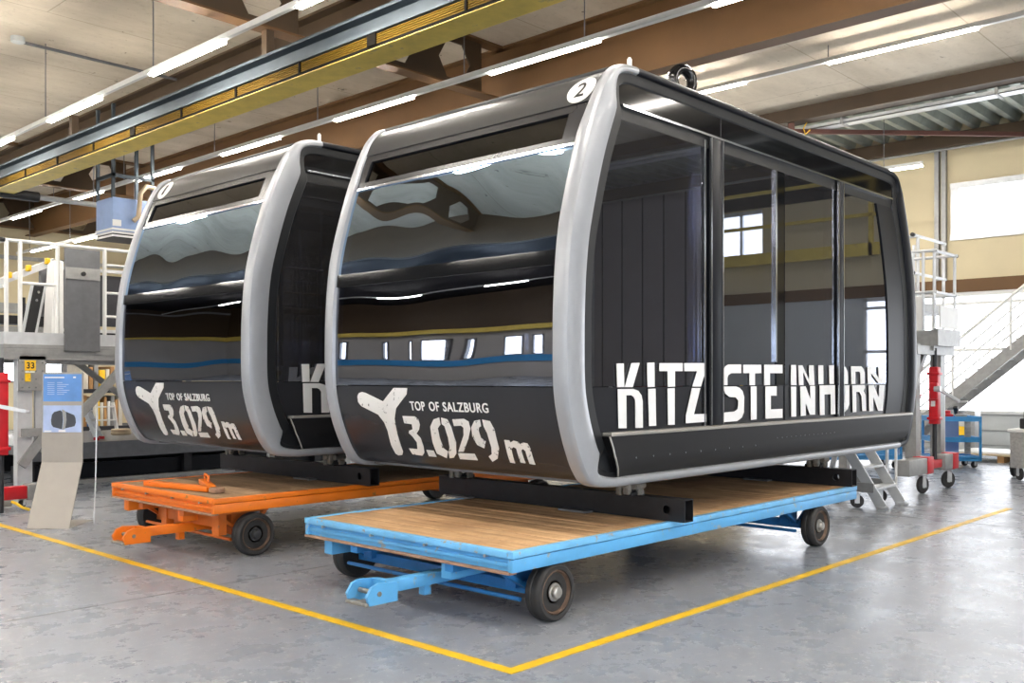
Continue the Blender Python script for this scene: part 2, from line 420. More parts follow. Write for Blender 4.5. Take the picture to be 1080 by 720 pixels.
# the two walls behind the viewer (mirrored in the cabin glass)
w = MB()
w.box(XL-.2, XL, YN, YF, 0, 2.1); w.box(XL-.2, XL, YN, YF, 3.15, 3.5)
spans = [(-6, -4.2), (-1, 1.2), (3.2, 5.6), (8, 9), (12.4, 13.2), (17.0, 17.5), (18.0, 19.2), (20.6, 20.9), (21.1, 22.3), (23.0, 23.3), (24.85, 25.15), (25.7, 26.1)]  # first openings added for fill light, the later ones mirrored in the glass
y = YN
for a, b in spans: w.box(XL-.2, XL, y, a, 2.1, 3.15); y = b
w.box(XL-.2, XL, y, YF, 2.1, 3.15)
struct('wall_back', w, 'backwall', smooth=0)
struct('wall_back_upper', MB().box(XL-.2, XL, YN, YF, 3.5, 7.6), 'brown_dark', smooth=0)
k = 4
for a, b in spans:
    fr = MB(); fr.box(XL-.05, XL+.03, a, a+.07, 2.1, 3.15); fr.box(XL-.05, XL+.03, b-.07, b, 2.1, 3.15)
    fr.box(XL-.05, XL+.03, a, b, 2.1, 2.14); fr.box(XL-.05, XL+.03, a, b, 3.11, 3.15)
    f = struct('window_%d' % k, fr, 'galv_dark', smooth=0); k += 1
    MB().box(XL-.12, XL-.1, a, b, 2.1, 3.15).build('pane', 'pane_soft', f, 0)
w = MB()
w.box(XL, XR, YN-.2, YN, 0, 1.2); w.box(XL, XR, YN-.2, YN, 3.4, 7.6)
x = XL
fill_spans = [(-9, -5), (-4, 0), (1, 5), (6, 10)]  # unseen windows added in this wall as fill light
for a, b in fill_spans: w.box(x, a, YN-.2, YN, 1.2, 3.4); x = b
w.box(x, XR, YN-.2, YN, 1.2, 3.4)
struct('wall_near', w, 'greywall', smooth=0)
for a, b in fill_spans:
    fr = MB(); fr.box(a, a+.08, YN-.05, YN+.03, 1.3, 3.4); fr.box(b-.08, b, YN-.05, YN+.03, 1.3, 3.4)
    fr.box(a, b, YN-.05, YN+.03, 1.3, 1.38); fr.box(a, b, YN-.05, YN+.03, 3.32, 3.4); fr.box((a+b)/2-.04, (a+b)/2+.04, YN-.05, YN+.03, 1.3, 3.4)
    f = struct('window_%d' % k, fr, 'galv_dark', smooth=0); k += 1
    MB().box(a, b, YN-.12, YN-.1, 1.3, 3.4).build('pane', 'pane_soft', f, 0)
# blue band and yellow rail added on the unseen wall for their reflections
struct('blue_band_back', MB().box(XL, XL+.12, YN, YF, 1.55, 2.05), 'cartblue', smooth=0)
struct('trim_8', MB().box(XL, XL+.2, YN, YF, 3.32, 3.5), 'yellow_paint', smooth=0)

# ------------------------------------------------------------------ steel under the ceiling
def girder(x, z0, z1, name, label, fw=.34, mat='brown'):
    g = thing(name, label, 'girder', (x, 11, z0))
    MB().box(x-.02, x+.02, YN, YF, z0+.03, z1).build('web', mat, g, 0)
    MB().box(x-fw/2, x+fw/2, YN, YF, z0, z0+.035).build('flange', mat, g, 0)
    MB().box(x-fw/2, x+fw/2, YN, YF, z1-.04, z1).build('flange', mat, g, 0)
    return g
girder(12.15, 6.3, ZC, 'roof_girder', 'big brown steel girder running behind the two cabins', .3)
girder(9.05, 6.45, ZC, 'roof_girder', 'brown steel girder directly above the yellow crane beam', .4, 'brown_dark')
g3 = thing('roof_girder', 'thin dark brown girder beside the corrugated roof sheet', 'girder', (19.05, 11, 7.1))
MB().box(18.98, 19.02, YN, YF, 7.12, 7.5).build('web', 'brown_dark', g3, 0)
MB().box(18.9, 19.3, YN, YF, 7.1, 7.14).build('flange', 'brown_dark', g3, 0)

def castellated(y, x0, x1, label, z0=6.5, z1=7.36):
    g = thing('castellated_beam', label, 'beam', ((x0+x1)/2, y, z0), 'castellated roof beams')
    p, b, a, k2 = 1.25, .36, .36, .3
    n = int((x1-x0)/p); m = MB(); zc = (z0+z1)/2; h = (z1-z0)/2
    for i in range(n):
        cx = x0+p*(i+.5)
        def V(u, v): return m.bm.verts.new((cx+u, y, zc+v))
        P = {k: V(*c) for k, c in {'bl': (-p/2, -h), 'b1': (-a/2, -h), 'b2': (a/2, -h), 'br': (p/2, -h), 'r': (p/2, 0), 'tr': (p/2, h), 't2': (a/2, h), 't1': (-a/2, h), 'tl': (-p/2, h), 'l': (-p/2, 0),
             'h1': (-b, 0), 'h2': (-a/2, -k2), 'h3': (a/2, -k2), 'h4': (b, 0), 'h5': (a/2, k2), 'h6': (-a/2, k2)}.items()}
        for f in (('b1', 'b2', 'h3', 'h2'), ('bl', 'b1', 'h2', 'h1', 'l'), ('b2', 'br', 'r', 'h4', 'h3'), ('r', 'tr', 't2', 'h5', 'h4'), ('t2', 't1', 'h6', 'h5'), ('t1', 'tl', 'l', 'h1', 'h6')):
            m.bm.faces.new([P[q] for q in f])
    bmesh.ops.remove_doubles(m.bm, verts=m.bm.verts, dist=.0005)
    bmesh.ops.solidify(m.bm, geom=m.bm.faces[:], thickness=.03)
    m.build('web', 'brown_dark', g, 0)
    MB().box(x0, x1, y-.13, y+.13, z0-.03, z0).build('flange', 'brown', g, 0)
    MB().box(x0, x1, y-.13, y+.13, z1, z1+.035).build('flange', 'brown', g, 0)
castellated(11.56, .4, 9.0, 'castellated brown beam crossing in front of the yellow crane beam')
castellated(11.56, 9.1, 12.1, 'castellated beam with hexagon openings seen just below the yellow crane beam')
castellated(24.9, .4, 9.0, 'castellated brown beam at the far left end of the crane beam')
castellated(24.9, 9.1, 12.1, 'castellated beam with two pale hexagon openings above the strip light')
castellated(32.6, .4, 18.8, 'brown beam closing the ceiling along the far wall')
castellated(-1.8, .4, 12.0, 'brown beam overhead near the viewer')

# diagonal tie under the corrugated roof
t = thing('roof_tie', 'thin red brown tie bar under the corrugated roof', 'beam', (20, 9, 6.85))
MB().bar((19.0, 9.6, 6.92), (XR-.25, 5.9, 7.0), .08, .09).build('bar', 'redbrown', t, 0)
MB().bar((19.0, 9.6, 6.92), (19.0, 9.6, 7.12), .14, .02).build('gusset', 'redbrown', t, 0)
# bundle of conduits along the girder
t = thing('cable_tray', 'silver cable tray along the brown girder under the corrugated roof', 'cable tray', (19.3, 8, 7.0))
q = MB(); q.box(19.32, 19.62, YN, YF, 6.98, 7.0); q.box(19.32, 19.335, YN, YF, 6.98, 7.06); q.box(19.605, 19.62, YN, YF, 6.98, 7.06)
q.build('tray', 'alu', t, 0)
for y in (5.62, 8.62, 11.62, 17, 23): MB().box(19.45, 19.47, y, y+.02, 7.0, 7.6).build('hanger_rod', 'galv', t, 0)
for x in (19.4, 19.5): MB().cyl((x, YN, 7.03), (x, YF, 7.03), .025, 8).build('conduit', 'chrome', t)
for y in (5.6, 8.6, 11.6): MB().box(19.28, 19.66, y, y+.05, 6.96, 7.1).build('bracket', 'galv', t, 0)
# loop of yellow cable hanging from it
q = MB(); q.tube([(19.2, 9.35, 7.1), (19.15, 9.4, 6.98), (19.2, 9.38, 6.85), (19.25, 9.3, 6.95)], .012, 6)
q.build('cable_loop', 'yellow_sticker', t)

# conduit with junction disc on the concrete
t = thing('ceiling_conduit', 'thin dark conduit with round junction box on the concrete', 'conduit', (7, 17.1, 7.3))
MB().cyl((6.2, 17.1, 7.33), (8.95, 17.1, 7.33), .028, 8).build('pipe', 'galv_dark', t)
MB().cyl((6.1, 17.1, 7.31), (6.1, 17.1, 7.4), .11, 16).build('junction_box', 'greywall', t)

# ------------------------------------------------------------------ yellow crane beam
cr = thing('crane_beam', 'long yellow crane beam with ribbed conductor cover', 'crane beam', (7.4, 11, 5.6))
MB().box(7.22, 7.225, YN, YF, 5.592, 5.63).build('edge_lip', 'matt_black', cr, 0)
MB().box(7.22, 7.66, YN, YF, 5.583, 5.591).build('bottom_plate', 'yellow_paint', cr, 0)
MB().box(7.3, 7.6, YN, YF, 5.62, 5.76).build('web', 'matt_black', cr, 0)
lv = MB()
for i in range(5): lv.box(7.215, 7.3, YN, YF, 5.632+i*.026, 5.632+i*.026+.012)
lv.build('conductor_rails', 'louver', cr, 0)
jn = MB()
MB().box(7.18, 7.62, YN, YF, 5.76, 5.80).build('flange', 'crane_grey', cr, 0)
MB().box(7.36, 7.44, YN, YF, 5.8, 6.02).build('upper_web', 'crane_grey', cr, 0)
MB().box(7.22, 7.6, YN, YF, 6.02, 6.06).build('flange', 'crane_grey', cr, 0)
for i in range(16):
    y = 4.3+i*1.55
    big = i in (3, 7, 11)
    MB().box(7.195, 7.225, y, y+(.16 if big else .035), 5.62, 5.77).build('joint_clip', 'matt_black', cr, 0)
for y in (5, 11.56, 18, 24.9):
    MB().box(7.34, 7.46, y-.06, y+.06, 6.05, 6.5).build('hanger', 'brown_dark', cr, 0)

# ------------------------------------------------------------------ strip light tracks
def track(x, z, segs, label, y0, y1, wires, ztop=ZC, rail='white_metal', wing=0.):
    t = thing('strip_light', label, 'strip light', (x, (y0+y1)/2, z))
    q = MB(); rw = .032 if wing else .045; q.box(x-rw, x+rw, y0, y1, z+.002, z+.08, .008); q.build('rail', rail, t, 0)
    for a, b in segs:
        MB().box(x-.032-wing, x+.032+wing, a, b, z-.034, z+.004, .01).build('lamp', 'tube', t)
    for y in wires:
        MB().cyl((x, y, z+.07), (x, y, ztop), .009, 6).build('suspension_wire', 'galv_dark', t)
    return t
def every(first, pitch, n, L): return [(first+i*pitch, first+i*pitch+L) for i in range(n)]
track(6.55, 6.05, every(-3.46, 3.68, 10, 2.0), 'strip light nearest the upper left corner, hung under bare concrete', -6, 33, [3, 6, 9.4, 13.2, 17.1, 21, 25], wing=.008)
track(9.97, 6.10, every(-7.14, 3.72, 10, 2.02), 'long strip light passing over the cabin roofs', -9, 33, [0, 4.6, 8.0, 10.3, 14, 17.5, 21.5, 25.5])
track(15.8, 7.10, every(-3.2, 4.03, 7, 2.45), 'strip light close under the concrete at upper right', -9, 26, [1, 7.3, 11])
track(20.2, 6.05, every(3.55, 3.75, 6, 2.0)[1:], 'short strip light in front of the cream wall at right', 7.3, 28, [8.1, 14, 20])
track(11.4, 5.55, every(25.7, 3.1, 2, 2.0), 'distant strip light low in front of the far wall', 22, 32, [24, 28, 31])
for x, zt in ((3.4, 6.1), (-1.5, 5.5), (-6.0, 5.5)):
    t = track(x, zt, every(-8, 3.77, 10, 2.0), 'strip light mirrored in the upper end windows of the cabins', -9, 32, [], wing=.012)
    t['group'] = 'strip lights facing the cabin ends'
# ================================================================== GONDOLA CABINS
PR = [(.55,.878),(.316,.905),(.205,1.006),(.126,1.155),(.064,1.32),(.016,1.515),(0,1.72),(0,2.0),(.004,2.158),(.02,2.416),(.055,2.677),(.122,2.946),(.205,3.221),(.282,3.433),(.395,3.69),(.47,3.81),(.56,3.896),(.68,3.938),(.82,3.95)]
def catmull(P, k):
    out = []
    for i in range(len(P)-1):
        p0, p1, p2, p3 = P[max(0, i-1)], P[i], P[i+1], P[min(len(P)-1, i+2)]
        for j in range(k):
            t = j/k
            out.append(tuple(.5*(2*b+(c-a)*t+(2*a-5*b+4*c-d)*t*t+(3*b-a-3*c+d)*t**3) for a, b, c, d in zip(p0, p1, p2, p3)))
    return out+[P[-1]]
DP = catmull(PR, 4)
LEN, WID = 6.34, 2.78
def prof(z):
    if z <= DP[0][1]: return DP[0][0]
    for (a, za), (b, zb) in zip(DP, DP[1:]):
        if za <= z <= zb: return a+(b-a)*(z-za)/max(1e-6, zb-za)
    return DP[-1][0]
def pnormal(z):
    """outward unit normal (x, z) of the left end profile at height z"""
    e = .015; dx, dz = prof(z+e)-prof(z-e), 2*e
    L = math.hypot(dx, dz); return (-dz/L, dx/L)
def zsamples(z0, z1, step=.06):
    zs = [z0]+[z for _, z in DP if z0+.008 < z < z1-.008]+[z1]
    return zs
def end_point(z, off):
    n = pnormal(z); return (prof(z)+n[0]*off, z+n[1]*off)
def end_panel(z0, z1, y0, y1, off=-.02, th=.02, flip=False):
    """a piece of the curved end between two heights"""
    X = (lambda x: LEN-x) if flip else (lambda x: x)
    zs = zsamples(z0, z1); m = MB()
    P = [end_point(z, off) for z in zs]; Q = [end_point(z, off-th) for z in zs][::-1]
    m.prism([(X(a), b) for a, b in P+Q], 'xz', y0, y1)
    return m
def end_decal(polys, lift):
    """flat shapes given as (y, z) laid on the curved end"""
    m = MB()
    for poly in polys:
        vs = [m.bm.verts.new((0, y, z)) for y, z in poly]
        m.bm.faces.new(vs)
    return wrap_decal(m, lift)
def wrap_decal(m, lift):
    z = .9
    while z < 3.95:
        bmesh.ops.bisect_plane(m.bm, geom=m.bm.verts[:]+m.bm.edges[:]+m.bm.faces[:], plane_co=(0, 0, z), plane_no=(0, 0, 1))
        z += .04
    bmesh.ops.triangulate(m.bm, faces=m.bm.faces[:])
    r = bmesh.ops.extrude_face_region(m.bm, geom=m.bm.faces[:])
    top = {v for v in r['geom'] if isinstance(v, bmesh.types.BMVert)}
    for v in m.bm.verts:
        x, zz = end_point(v.co.z, lift if v in top else lift-.004); v.co.x, v.co.z = x, zz
    return m
def text_verts(body, width, height, bold=0.):
    """mesh of a line of lettering, scaled to width x height, baseline at 0"""
    cu = bpy.data.curves.new('lettering', 'FONT'); cu.body = body; cu.offset = bold; cu.space_character = 1.12
    o = bpy.data.objects.new('lettering', cu); COL.objects.link(o)
    bpy.context.view_layer.update()
    me = bpy.data.meshes.new_from_object(o.evaluated_get(bpy.context.evaluated_depsgraph_get()))
    xs = [v.co.x for v in me.vertices]; ys = [v.co.y for v in me.vertices]
    x0, x1, y0, y1 = min(xs), max(xs), min(ys), max(ys)
    vs = [((v.co.x-x0)/(x1-x0)*width, (v.co.y-y0)/(y1-y0)*height) for v in me.vertices]
    fs = [tuple(p.vertices) for p in me.polygons]
    bpy.data.objects.remove(o); bpy.data.curves.remove(cu); bpy.data.meshes.remove(me)
    return vs, fs
def end_text(body, y_left, z0, width, height, lift, bold=0.):
    vs, fs = text_verts(body, width, height, bold); m = MB()
    V = [m.bm.verts.new((0, y_left-a, z0+b)) for a, b in vs]
    for f in fs:
        try: m.bm.faces.new([V[i] for i in f])
        except ValueError: pass
    bmesh.ops.remove_doubles(m.bm, verts=m.bm.verts, dist=1e-5)
    return wrap_decal(m, lift)

# full closed outline (bottom middle, up the left end, over the roof, down the right end)
LOOP = [(3.17, .878), (2.2, .878), (1.3, .878), (.8, .878)]+DP+[(1.3, 3.952), (2.2, 3.953), (3.17, 3.953)]
LOOP = LOOP+[(LEN-x, z) for x, z in LOOP[::-1]][1:-1]
NL = len(LOOP)
def loop_normals():
    out = []
    for i in range(NL):
        a, b = LOOP[i-1], LOOP[(i+1) % NL]; dx, dz = b[0]-a[0], b[1]-a[1]; L = math.hypot(dx, dz)
        out.append((-dz/L, dx/L))     # travelling up the left end this points to -x
    return out
LN = loop_normals()
def band(i):
    """width of the frame seen from the door side"""
    x, z = LOOP[i]; up = min(1, max(0, (z-3.66)/.28)); up = up*up*(3-2*up)
    dn = min(1, max(0, (1.0-z)/.12))
    return .205*(1-up)*(1-dn)+.055*up+.06*dn
def sweep(section, idx, yf):
    rows = []
    for i in idx:
        x, z = LOOP[i]; n = LN[i]
        rows.append([(x-n[0]*d, yf(y), z-n[1]*d) for d, y in section(i)])
    m = MB(); m.grid(rows, closed_v=True)
    return m, rows
def endcap(m, idx):
    pass

SIDE = {'K':[[(0.598,1.76),(0.687,1.761),(0.693,1.587),(0.608,1.587)],[(0.781,1.764),(0.887,1.767),(0.798,1.586),(0.7,1.587)],[(0.615,1.573),(0.805,1.573),(0.869,1.558),(0.909,1.524),(0.924,1.48),(0.927,1.28),(0.834,1.282),(0.83,1.488),(0.812,1.513),(0.784,1.526),(0.718,1.527),(0.721,1.284),(0.625,1.288)]],'I':[[(0.982,1.769),(1.078,1.772),(1.082,1.586),(0.989,1.585)],[(0.997,1.572),(1.093,1.573),(1.101,1.289),(1.008,1.29)]],'T':[[(1.146,1.768),(1.467,1.772),(1.467,1.708),(1.359,1.707),(1.359,1.587),(1.261,1.585),(1.257,1.707),(1.146,1.706)],[(1.257,1.574),(1.355,1.576),(1.355,1.288),(1.265,1.289)]],'Z':[[(1.491,1.772),(1.805,1.776),(1.805,1.71),(1.736,1.584),(1.61,1.585),(1.681,1.709),(1.491,1.708)],[(1.606,1.574),(1.728,1.573),(1.631,1.362),(1.818,1.361),(1.818,1.295),(1.516,1.294),(1.516,1.356)]],'S':[[(2.084,1.594),(2.084,1.717),(2.118,1.752),(2.17,1.769),(2.381,1.771),(2.381,1.696),(2.213,1.695),(2.166,1.677),(2.153,1.655),(2.153,1.593)],[(2.084,1.583),(2.292,1.582),(2.354,1.57),(2.403,1.542),(2.432,1.492),(2.426,1.356),(2.39,1.312),(2.31,1.285),(2.084,1.284),(2.084,1.363),(2.274,1.369),(2.319,1.386),(2.331,1.421),(2.331,1.462),(2.292,1.488),(2.187,1.494),(2.118,1.523)]],'T.':[[(2.417,1.769),(2.733,1.772),(2.733,1.698),(2.619,1.695),(2.619,1.591),(2.523,1.591),(2.523,1.697),(2.417,1.696)],[(2.549,1.58),(2.648,1.582),(2.648,1.29),(2.549,1.288)]],'E':[[(2.787,1.773),(3.128,1.776),(3.128,1.699),(2.892,1.698),(2.892,1.59),(2.787,1.59)],[(2.81,1.579),(3.016,1.579),(3.016,1.493),(2.907,1.495),(2.907,1.372),(3.128,1.371),(3.128,1.289),(2.81,1.29)]],'I.':[[(3.296,1.776),(3.398,1.777),(3.404,1.587),(3.296,1.588)],[(3.296,1.575),(3.398,1.574),(3.398,1.293),(3.302,1.293)]],'N':[[(3.444,1.774),(3.524,1.775),(3.665,1.634),(3.665,1.777),(3.761,1.778),(3.779,1.585),(3.677,1.586),(3.536,1.714),(3.548,1.586),(3.455,1.587)],[(3.484,1.574),(3.589,1.576),(3.695,1.446),(3.689,1.578),(3.791,1.577),(3.791,1.3),(3.683,1.3),(3.589,1.421),(3.594,1.295),(3.495,1.295)]],'H':[[(3.864,1.779),(3.969,1.78),(3.973,1.594),(3.869,1.595)],[(4.099,1.781),(4.207,1.782),(4.214,1.595),(4.11,1.596)],[(3.892,1.582),(4.231,1.585),(4.243,1.293),(4.142,1.292),(4.137,1.494),(3.994,1.493),(3.999,1.292),(3.899,1.292)]],'O':[[(4.406,1.774),(4.479,1.769),(4.525,1.726),(4.537,1.667),(4.537,1.594),(4.441,1.594),(4.436,1.672),(4.406,1.688)],[(4.466,1.581),(4.568,1.581),(4.568,1.387),(4.53,1.336),(4.466,1.311),(4.406,1.302),(4.406,1.379),(4.454,1.386),(4.469,1.41)]],'R':[[(4.614,1.776),(4.869,1.778),(4.931,1.745),(4.955,1.701),(4.955,1.596),(4.85,1.593),(4.845,1.706),(4.816,1.723),(4.718,1.722),(4.723,1.593),(4.625,1.594)],[(4.645,1.58),(4.95,1.581),(4.963,1.557),(4.926,1.518),(4.974,1.476),(4.991,1.306),(4.896,1.305),(4.877,1.463),(4.824,1.508),(4.737,1.509),(4.744,1.301),(4.658,1.3)]],'N.':[[(5.026,1.774),(5.123,1.776),(5.325,1.651),(5.311,1.775),(5.418,1.774),(5.435,1.597),(5.325,1.598),(5.123,1.707),(5.128,1.595),(5.04,1.595)],[(5.059,1.578),(5.184,1.578),(5.325,1.44),(5.343,1.577),(5.479,1.576),(5.426,1.296),(5.311,1.299),(5.178,1.454),(5.178,1.3),(5.073,1.3)]]}
FRONT = {'mountain':[[(2.351,1.498),(2.325,1.524),(2.285,1.534),(2.235,1.526),(2.023,1.456),(1.864,1.572),(1.697,1.572),(1.713,1.52),(1.873,1.402),(1.921,1.314),(1.942,1.174),(1.955,1.032),(1.988,1.002),(2.041,0.994),(2.066,1.01),(2.072,1.088),(2.053,1.21),(2.065,1.278),(2.119,1.344),(2.32,1.412),(2.354,1.446)]],'3':[[(1.811,1.34),(1.665,1.34),(1.626,1.318),(1.625,1.274),(1.651,1.232),(1.698,1.198),(1.664,1.162),(1.665,1.092),(1.684,1.04),(1.728,1.01),(1.845,1.016),(1.856,1.066),(1.751,1.064),(1.726,1.124),(1.755,1.172),(1.787,1.2),(1.775,1.22),(1.726,1.234),(1.719,1.276),(1.81,1.282)]],'.':[[(1.644,1.064),(1.56,1.062),(1.559,1.01),(1.647,1.01)]],'0':[[(1.374,1.34),(1.442,1.324),(1.502,1.264),(1.532,1.134),(1.531,1.04),(1.439,1.006),(1.389,1.064),(1.427,1.09),(1.432,1.166),(1.421,1.252),(1.378,1.284)],[(1.35,1.34),(1.285,1.328),(1.26,1.268),(1.257,1.146),(1.301,1.052),(1.351,1.016),(1.405,1.008),(1.381,1.064),(1.35,1.1),(1.33,1.18),(1.333,1.274),(1.36,1.288)]],'2':[[(1.226,1.33),(1.098,1.338),(1.052,1.318),(1.05,1.262),(1.104,1.182),(1.206,1.074),(1.267,1.07),(1.144,1.208),(1.123,1.268),(1.143,1.284),(1.224,1.278)],[(1.279,1.058),(1.092,1.062),(1.089,1.01),(1.285,1.008)]],'9':[[(0.925,1.336),(0.986,1.326),(1.034,1.276),(1.05,1.202),(1.026,1.138),(0.962,1.114),(0.922,1.17),(0.963,1.196),(0.967,1.252),(0.953,1.276),(0.929,1.286)],[(0.899,1.338),(0.823,1.328),(0.795,1.266),(0.804,1.122),(0.86,1.036),(0.929,1.008),(0.945,1.05),(0.901,1.072),(0.88,1.128),(0.88,1.236),(0.899,1.286)]],'m':[[(0.721,1.19),(0.673,1.188),(0.667,1.172),(0.63,1.188),(0.59,1.182),(0.573,1.162),(0.545,1.178),(0.499,1.174),(0.483,1.14),(0.493,1.012),(0.545,1.016),(0.539,1.116),(0.558,1.13),(0.581,1.116),(0.586,1.018),(0.632,1.02),(0.624,1.13),(0.649,1.14),(0.678,1.122),(0.695,1.01),(0.741,1.014)]]}
GROUPS = {'KITZ': 'K I T Z', 'STE': 'S T. E', 'INH': 'I. N H', 'ORN': 'O R N.'}

def side_poly(x0, x1, z0, z1, d0=0., d1=0.):
    zs = zsamples(z0, z1)
    L = [((prof(z)+d0) if x0 is None else x0, z) for z in zs]
    R = [((LEN-prof(z)-d1) if x1 is None else x1, z) for z in zs]
    if x0 is not None: L = [L[0], L[-1]]
    if x1 is not None: R = [R[0], R[-1]]
    return R+L[::-1]

def door_side(cab, back):
    yf = (lambda y: WID-y) if back else (lambda y: y)
    xf = (lambda x: LEN-x) if back else (lambda x: x)
    def panel(poly, y0, y1): return MB().prism([(xf(x), z) for x, z in poly], 'xz', yf(y0), yf(y1))
    def bx(x0, x1, y0, y1, z0, z1, bev=0.):
        a, b = sorted((xf(x0), xf(x1))); c, d = sorted((yf(y0), yf(y1)))
        return MB().box(a, b, c, d, z0, z1, bev)
    # frame ring, silver on one end and along the bottom, a darker colour put on the rest
    def sec(i):
        w = band(i); e = .135 if LOOP[i][1] < 3.4 else .135-.05*min(1, (LOOP[i][1]-3.4)/.4)
        return [(.03, e+.01), (-.008, e), (-.014, e-.02), (-.014, .045), (-.008, .026), (.002, .013), (w*.22, .004), (w*.5, .001), (w*.8, .008), (w-.006, .02), (w, .034), (w, .07), (.03, .12)]
    top = max(i for i in range(NL) if LOOP[i][1] > 3.9 and LOOP[i][0] < .95)
    right_low = min(i for i in range(NL//2, NL) if LOOP[i][1] < .885)
    silver = list(range(right_low, NL))+list(range(0, top+1))
    dark = list(range(top, right_low+1))
    if back:
        ring, _ = sweep(sec, list(range(NL))+[0], yf)
        ring.build('frame_ring', 'silver', cab)
    else:
        m, r = sweep(sec, silver, yf)
        for row in (0, len(r)-1):
            m.bm.verts.ensure_lookup_table(); k = len(r[0])
            m.bm.faces.new([m.bm.verts[row*k+j] for j in range(k)])
        o = m.build('frame_ring', 'silver', cab); o['label'] = 'silver painted frame ring'
        m, r = sweep(sec, dark, yf)
        o = m.build('frame_ring', 'silver_dark', cab); o['label'] = 'dark grey frame edge'
    # rubber seal inside the ring
    def sec2(i):
        w = band(i); up = min(1, max(0, (LOOP[i][1]-3.66)/.28)); up = up*up*(3-2*up); dn = min(1, max(0, (.95-LOOP[i][1])/.07))
        s = .105*(1-dn)*(1-.3*up)+.03*dn
        return [(w-.004, .036), (w-.002, .03), (w+s-.01, .04), (w+s, .05), (w+s, .1), (w-.004, .1)]
    m, _ = sweep(sec2, list(range(NL))+[0], yf); m.build('seal', 'rubber', cab)
    P0, P1 = .058, .088
    hd = panel(side_poly(None, None, 3.655, 3.865, .2, .2), .05, .09).build('header_panel', 'gloss_black', cab, 20)
    q = bx(2.045, 2.053, .047, .055, 3.66, 3.87); q.build('joint', 'ink', hd, 0)
    bx(.66, LEN-.66, .03, .07, 3.637, 3.655).build('header_strip', 'chrome', cab, 0)
    panel(side_poly(None, None, 3.545, 3.637, .27, .27), .056, .1).build('track_cover', 'rubber', cab, 0)
    def letters(names, parent):
        m = MB()
        for nm in names:
            for poly in SIDE[nm]:
                sub = MB(); sub.prism([(xf(x), z) for x, z in poly], 'xz', yf(P0-.014), yf(P0-.010))
                me = bpy.data.meshes.new('t'); sub.bm.to_mesh(me); sub.bm.free(); m.bm.from_mesh(me); bpy.data.meshes.remove(me)
        o = m.build('lettering', 'lettering', parent, 0); o['label'] = 'white cut lettering'
    # fixed window, double sliding door, fixed window
    wl = panel(side_poly(None, 1.765, 1.592, 3.545, .30), P0, P1-.01).build('side_window', 'glass_side', cab, 0)
    panel(side_poly(None, 1.765, 1.262, 1.586, .30), P0, P1).build('lower_panel', 'char', wl, 0)
    letters(['K', 'I', 'T', 'Z'], wl)
    def leaf(x0, x1, names):
        d = panel([(x0, 1.592), (x1, 1.592), (x1, 3.545), (x0, 3.545)], P0, P1-.01).build('door_leaf', 'glass_side', cab, 0)
        bx(x0, x1, P0, P1, 1.262, 1.586).build('lower_panel', 'char', d, 0)
        f = MB()
        for a, b, c, e in ((x0-.02, x0+.035, 1.262, 3.545), (x1-.035, x1+.02, 1.262, 3.545)):
            aa, bb = sorted((xf(a), xf(b))); cc, dd = sorted((yf(P1), yf(P1+.03))); f.box(aa, bb, cc, dd, c, e)
        f.build('leaf_frame', 'interior', d, 0)
        letters(names, d); return d
    dA = leaf(2.075, 3.17, ['S', 'T.', 'E'])
    bx(2.985, 3.01, .035, .06, 1.80, 3.545).build('edge_strip', 'chrome', dA, 0)
    bx(3.02, 3.17, .05, .0575, 1.592, 3.545).build('edge_band', 'gloss_black', dA, 0)
    dB = leaf(3.2, 4.25, ['I.', 'N', 'H'])
    wr = panel(side_poly(4.42, None, 1.592, 3.545, 0, .76), P0, P1-.01).build('side_window', 'glass_side', cab, 0)
    panel(side_poly(4.42, None, 1.262, 1.586, 0, .74), P0, P1).build('lower_panel', 'char', wr, 0)
    letters(['O', 'R', 'N.'], wr)
    zs = zsamples(1.262, 3.545)
    cp = [(LEN-prof(z)-.27, z) for z in zs]+[(LEN-prof(z)-.75, z) for z in zs[::-1]]
    panel(cp, .045, .095).build('corner_panel', 'silver_dark', cab, 20)
    for x0, x1 in ((1.875, 2.05), (4.285, 4.395)):
        p = bx(x0, x1, .03, .1, 1.262, 3.637, .012).build('door_pillar', 'silver_dark', cab)
        bx(x0-.012, x0+.002, .022, .04, 1.27, 3.63).build('edge_strip', 'chrome', p, 0)
        bx(x1-.006, x1+.008, .022, .04, 1.27, 3.63).build('edge_strip', 'chrome', p, 0)
    bx(1.785, 1.805, .04, .1, 1.262, 3.6).build('edge_strip', 'chrome', cab, 0)
    bx(1.805, 1.87, .07, .12, 1.262, 3.6).build('seal_strip', 'rubber', cab, 0)
    # sill and step fairing
    panel(side_poly(None, None, .915, 1.262, .19, .19), .057, .09).build('skirt', 'rubber', cab, 20)
    bx(.45, LEN-.22, -.028, .07, 1.236, 1.262, .006).build('sill', 'sill', cab, 0)
    shp = [(.07, 1.236), (-.018, 1.236), (-.024, 1.16), (-.018, 1.09), (-.02, 1.08), (-.004, 1.0), (.03, .945), (.06, .925), (.12, .925)]
    rows = []
    for y, z in shp:
        rows.append([(xf(prof(z)+.345), yf(y), z), (xf(LEN-prof(z)-.15), yf(y), z)])
    m = MB(); m.grid(rows)
    vs = [v for v in m.bm.verts]
    m.bm.verts.ensure_lookup_table(); k = len(shp)
    m.bm.faces.new([m.bm.verts[i*2] for i in range(k)]); m.bm.faces.new([m.bm.verts[i*2+1] for i in range(k)])
    fa = m.build('step_fairing', 'fairing', cab)
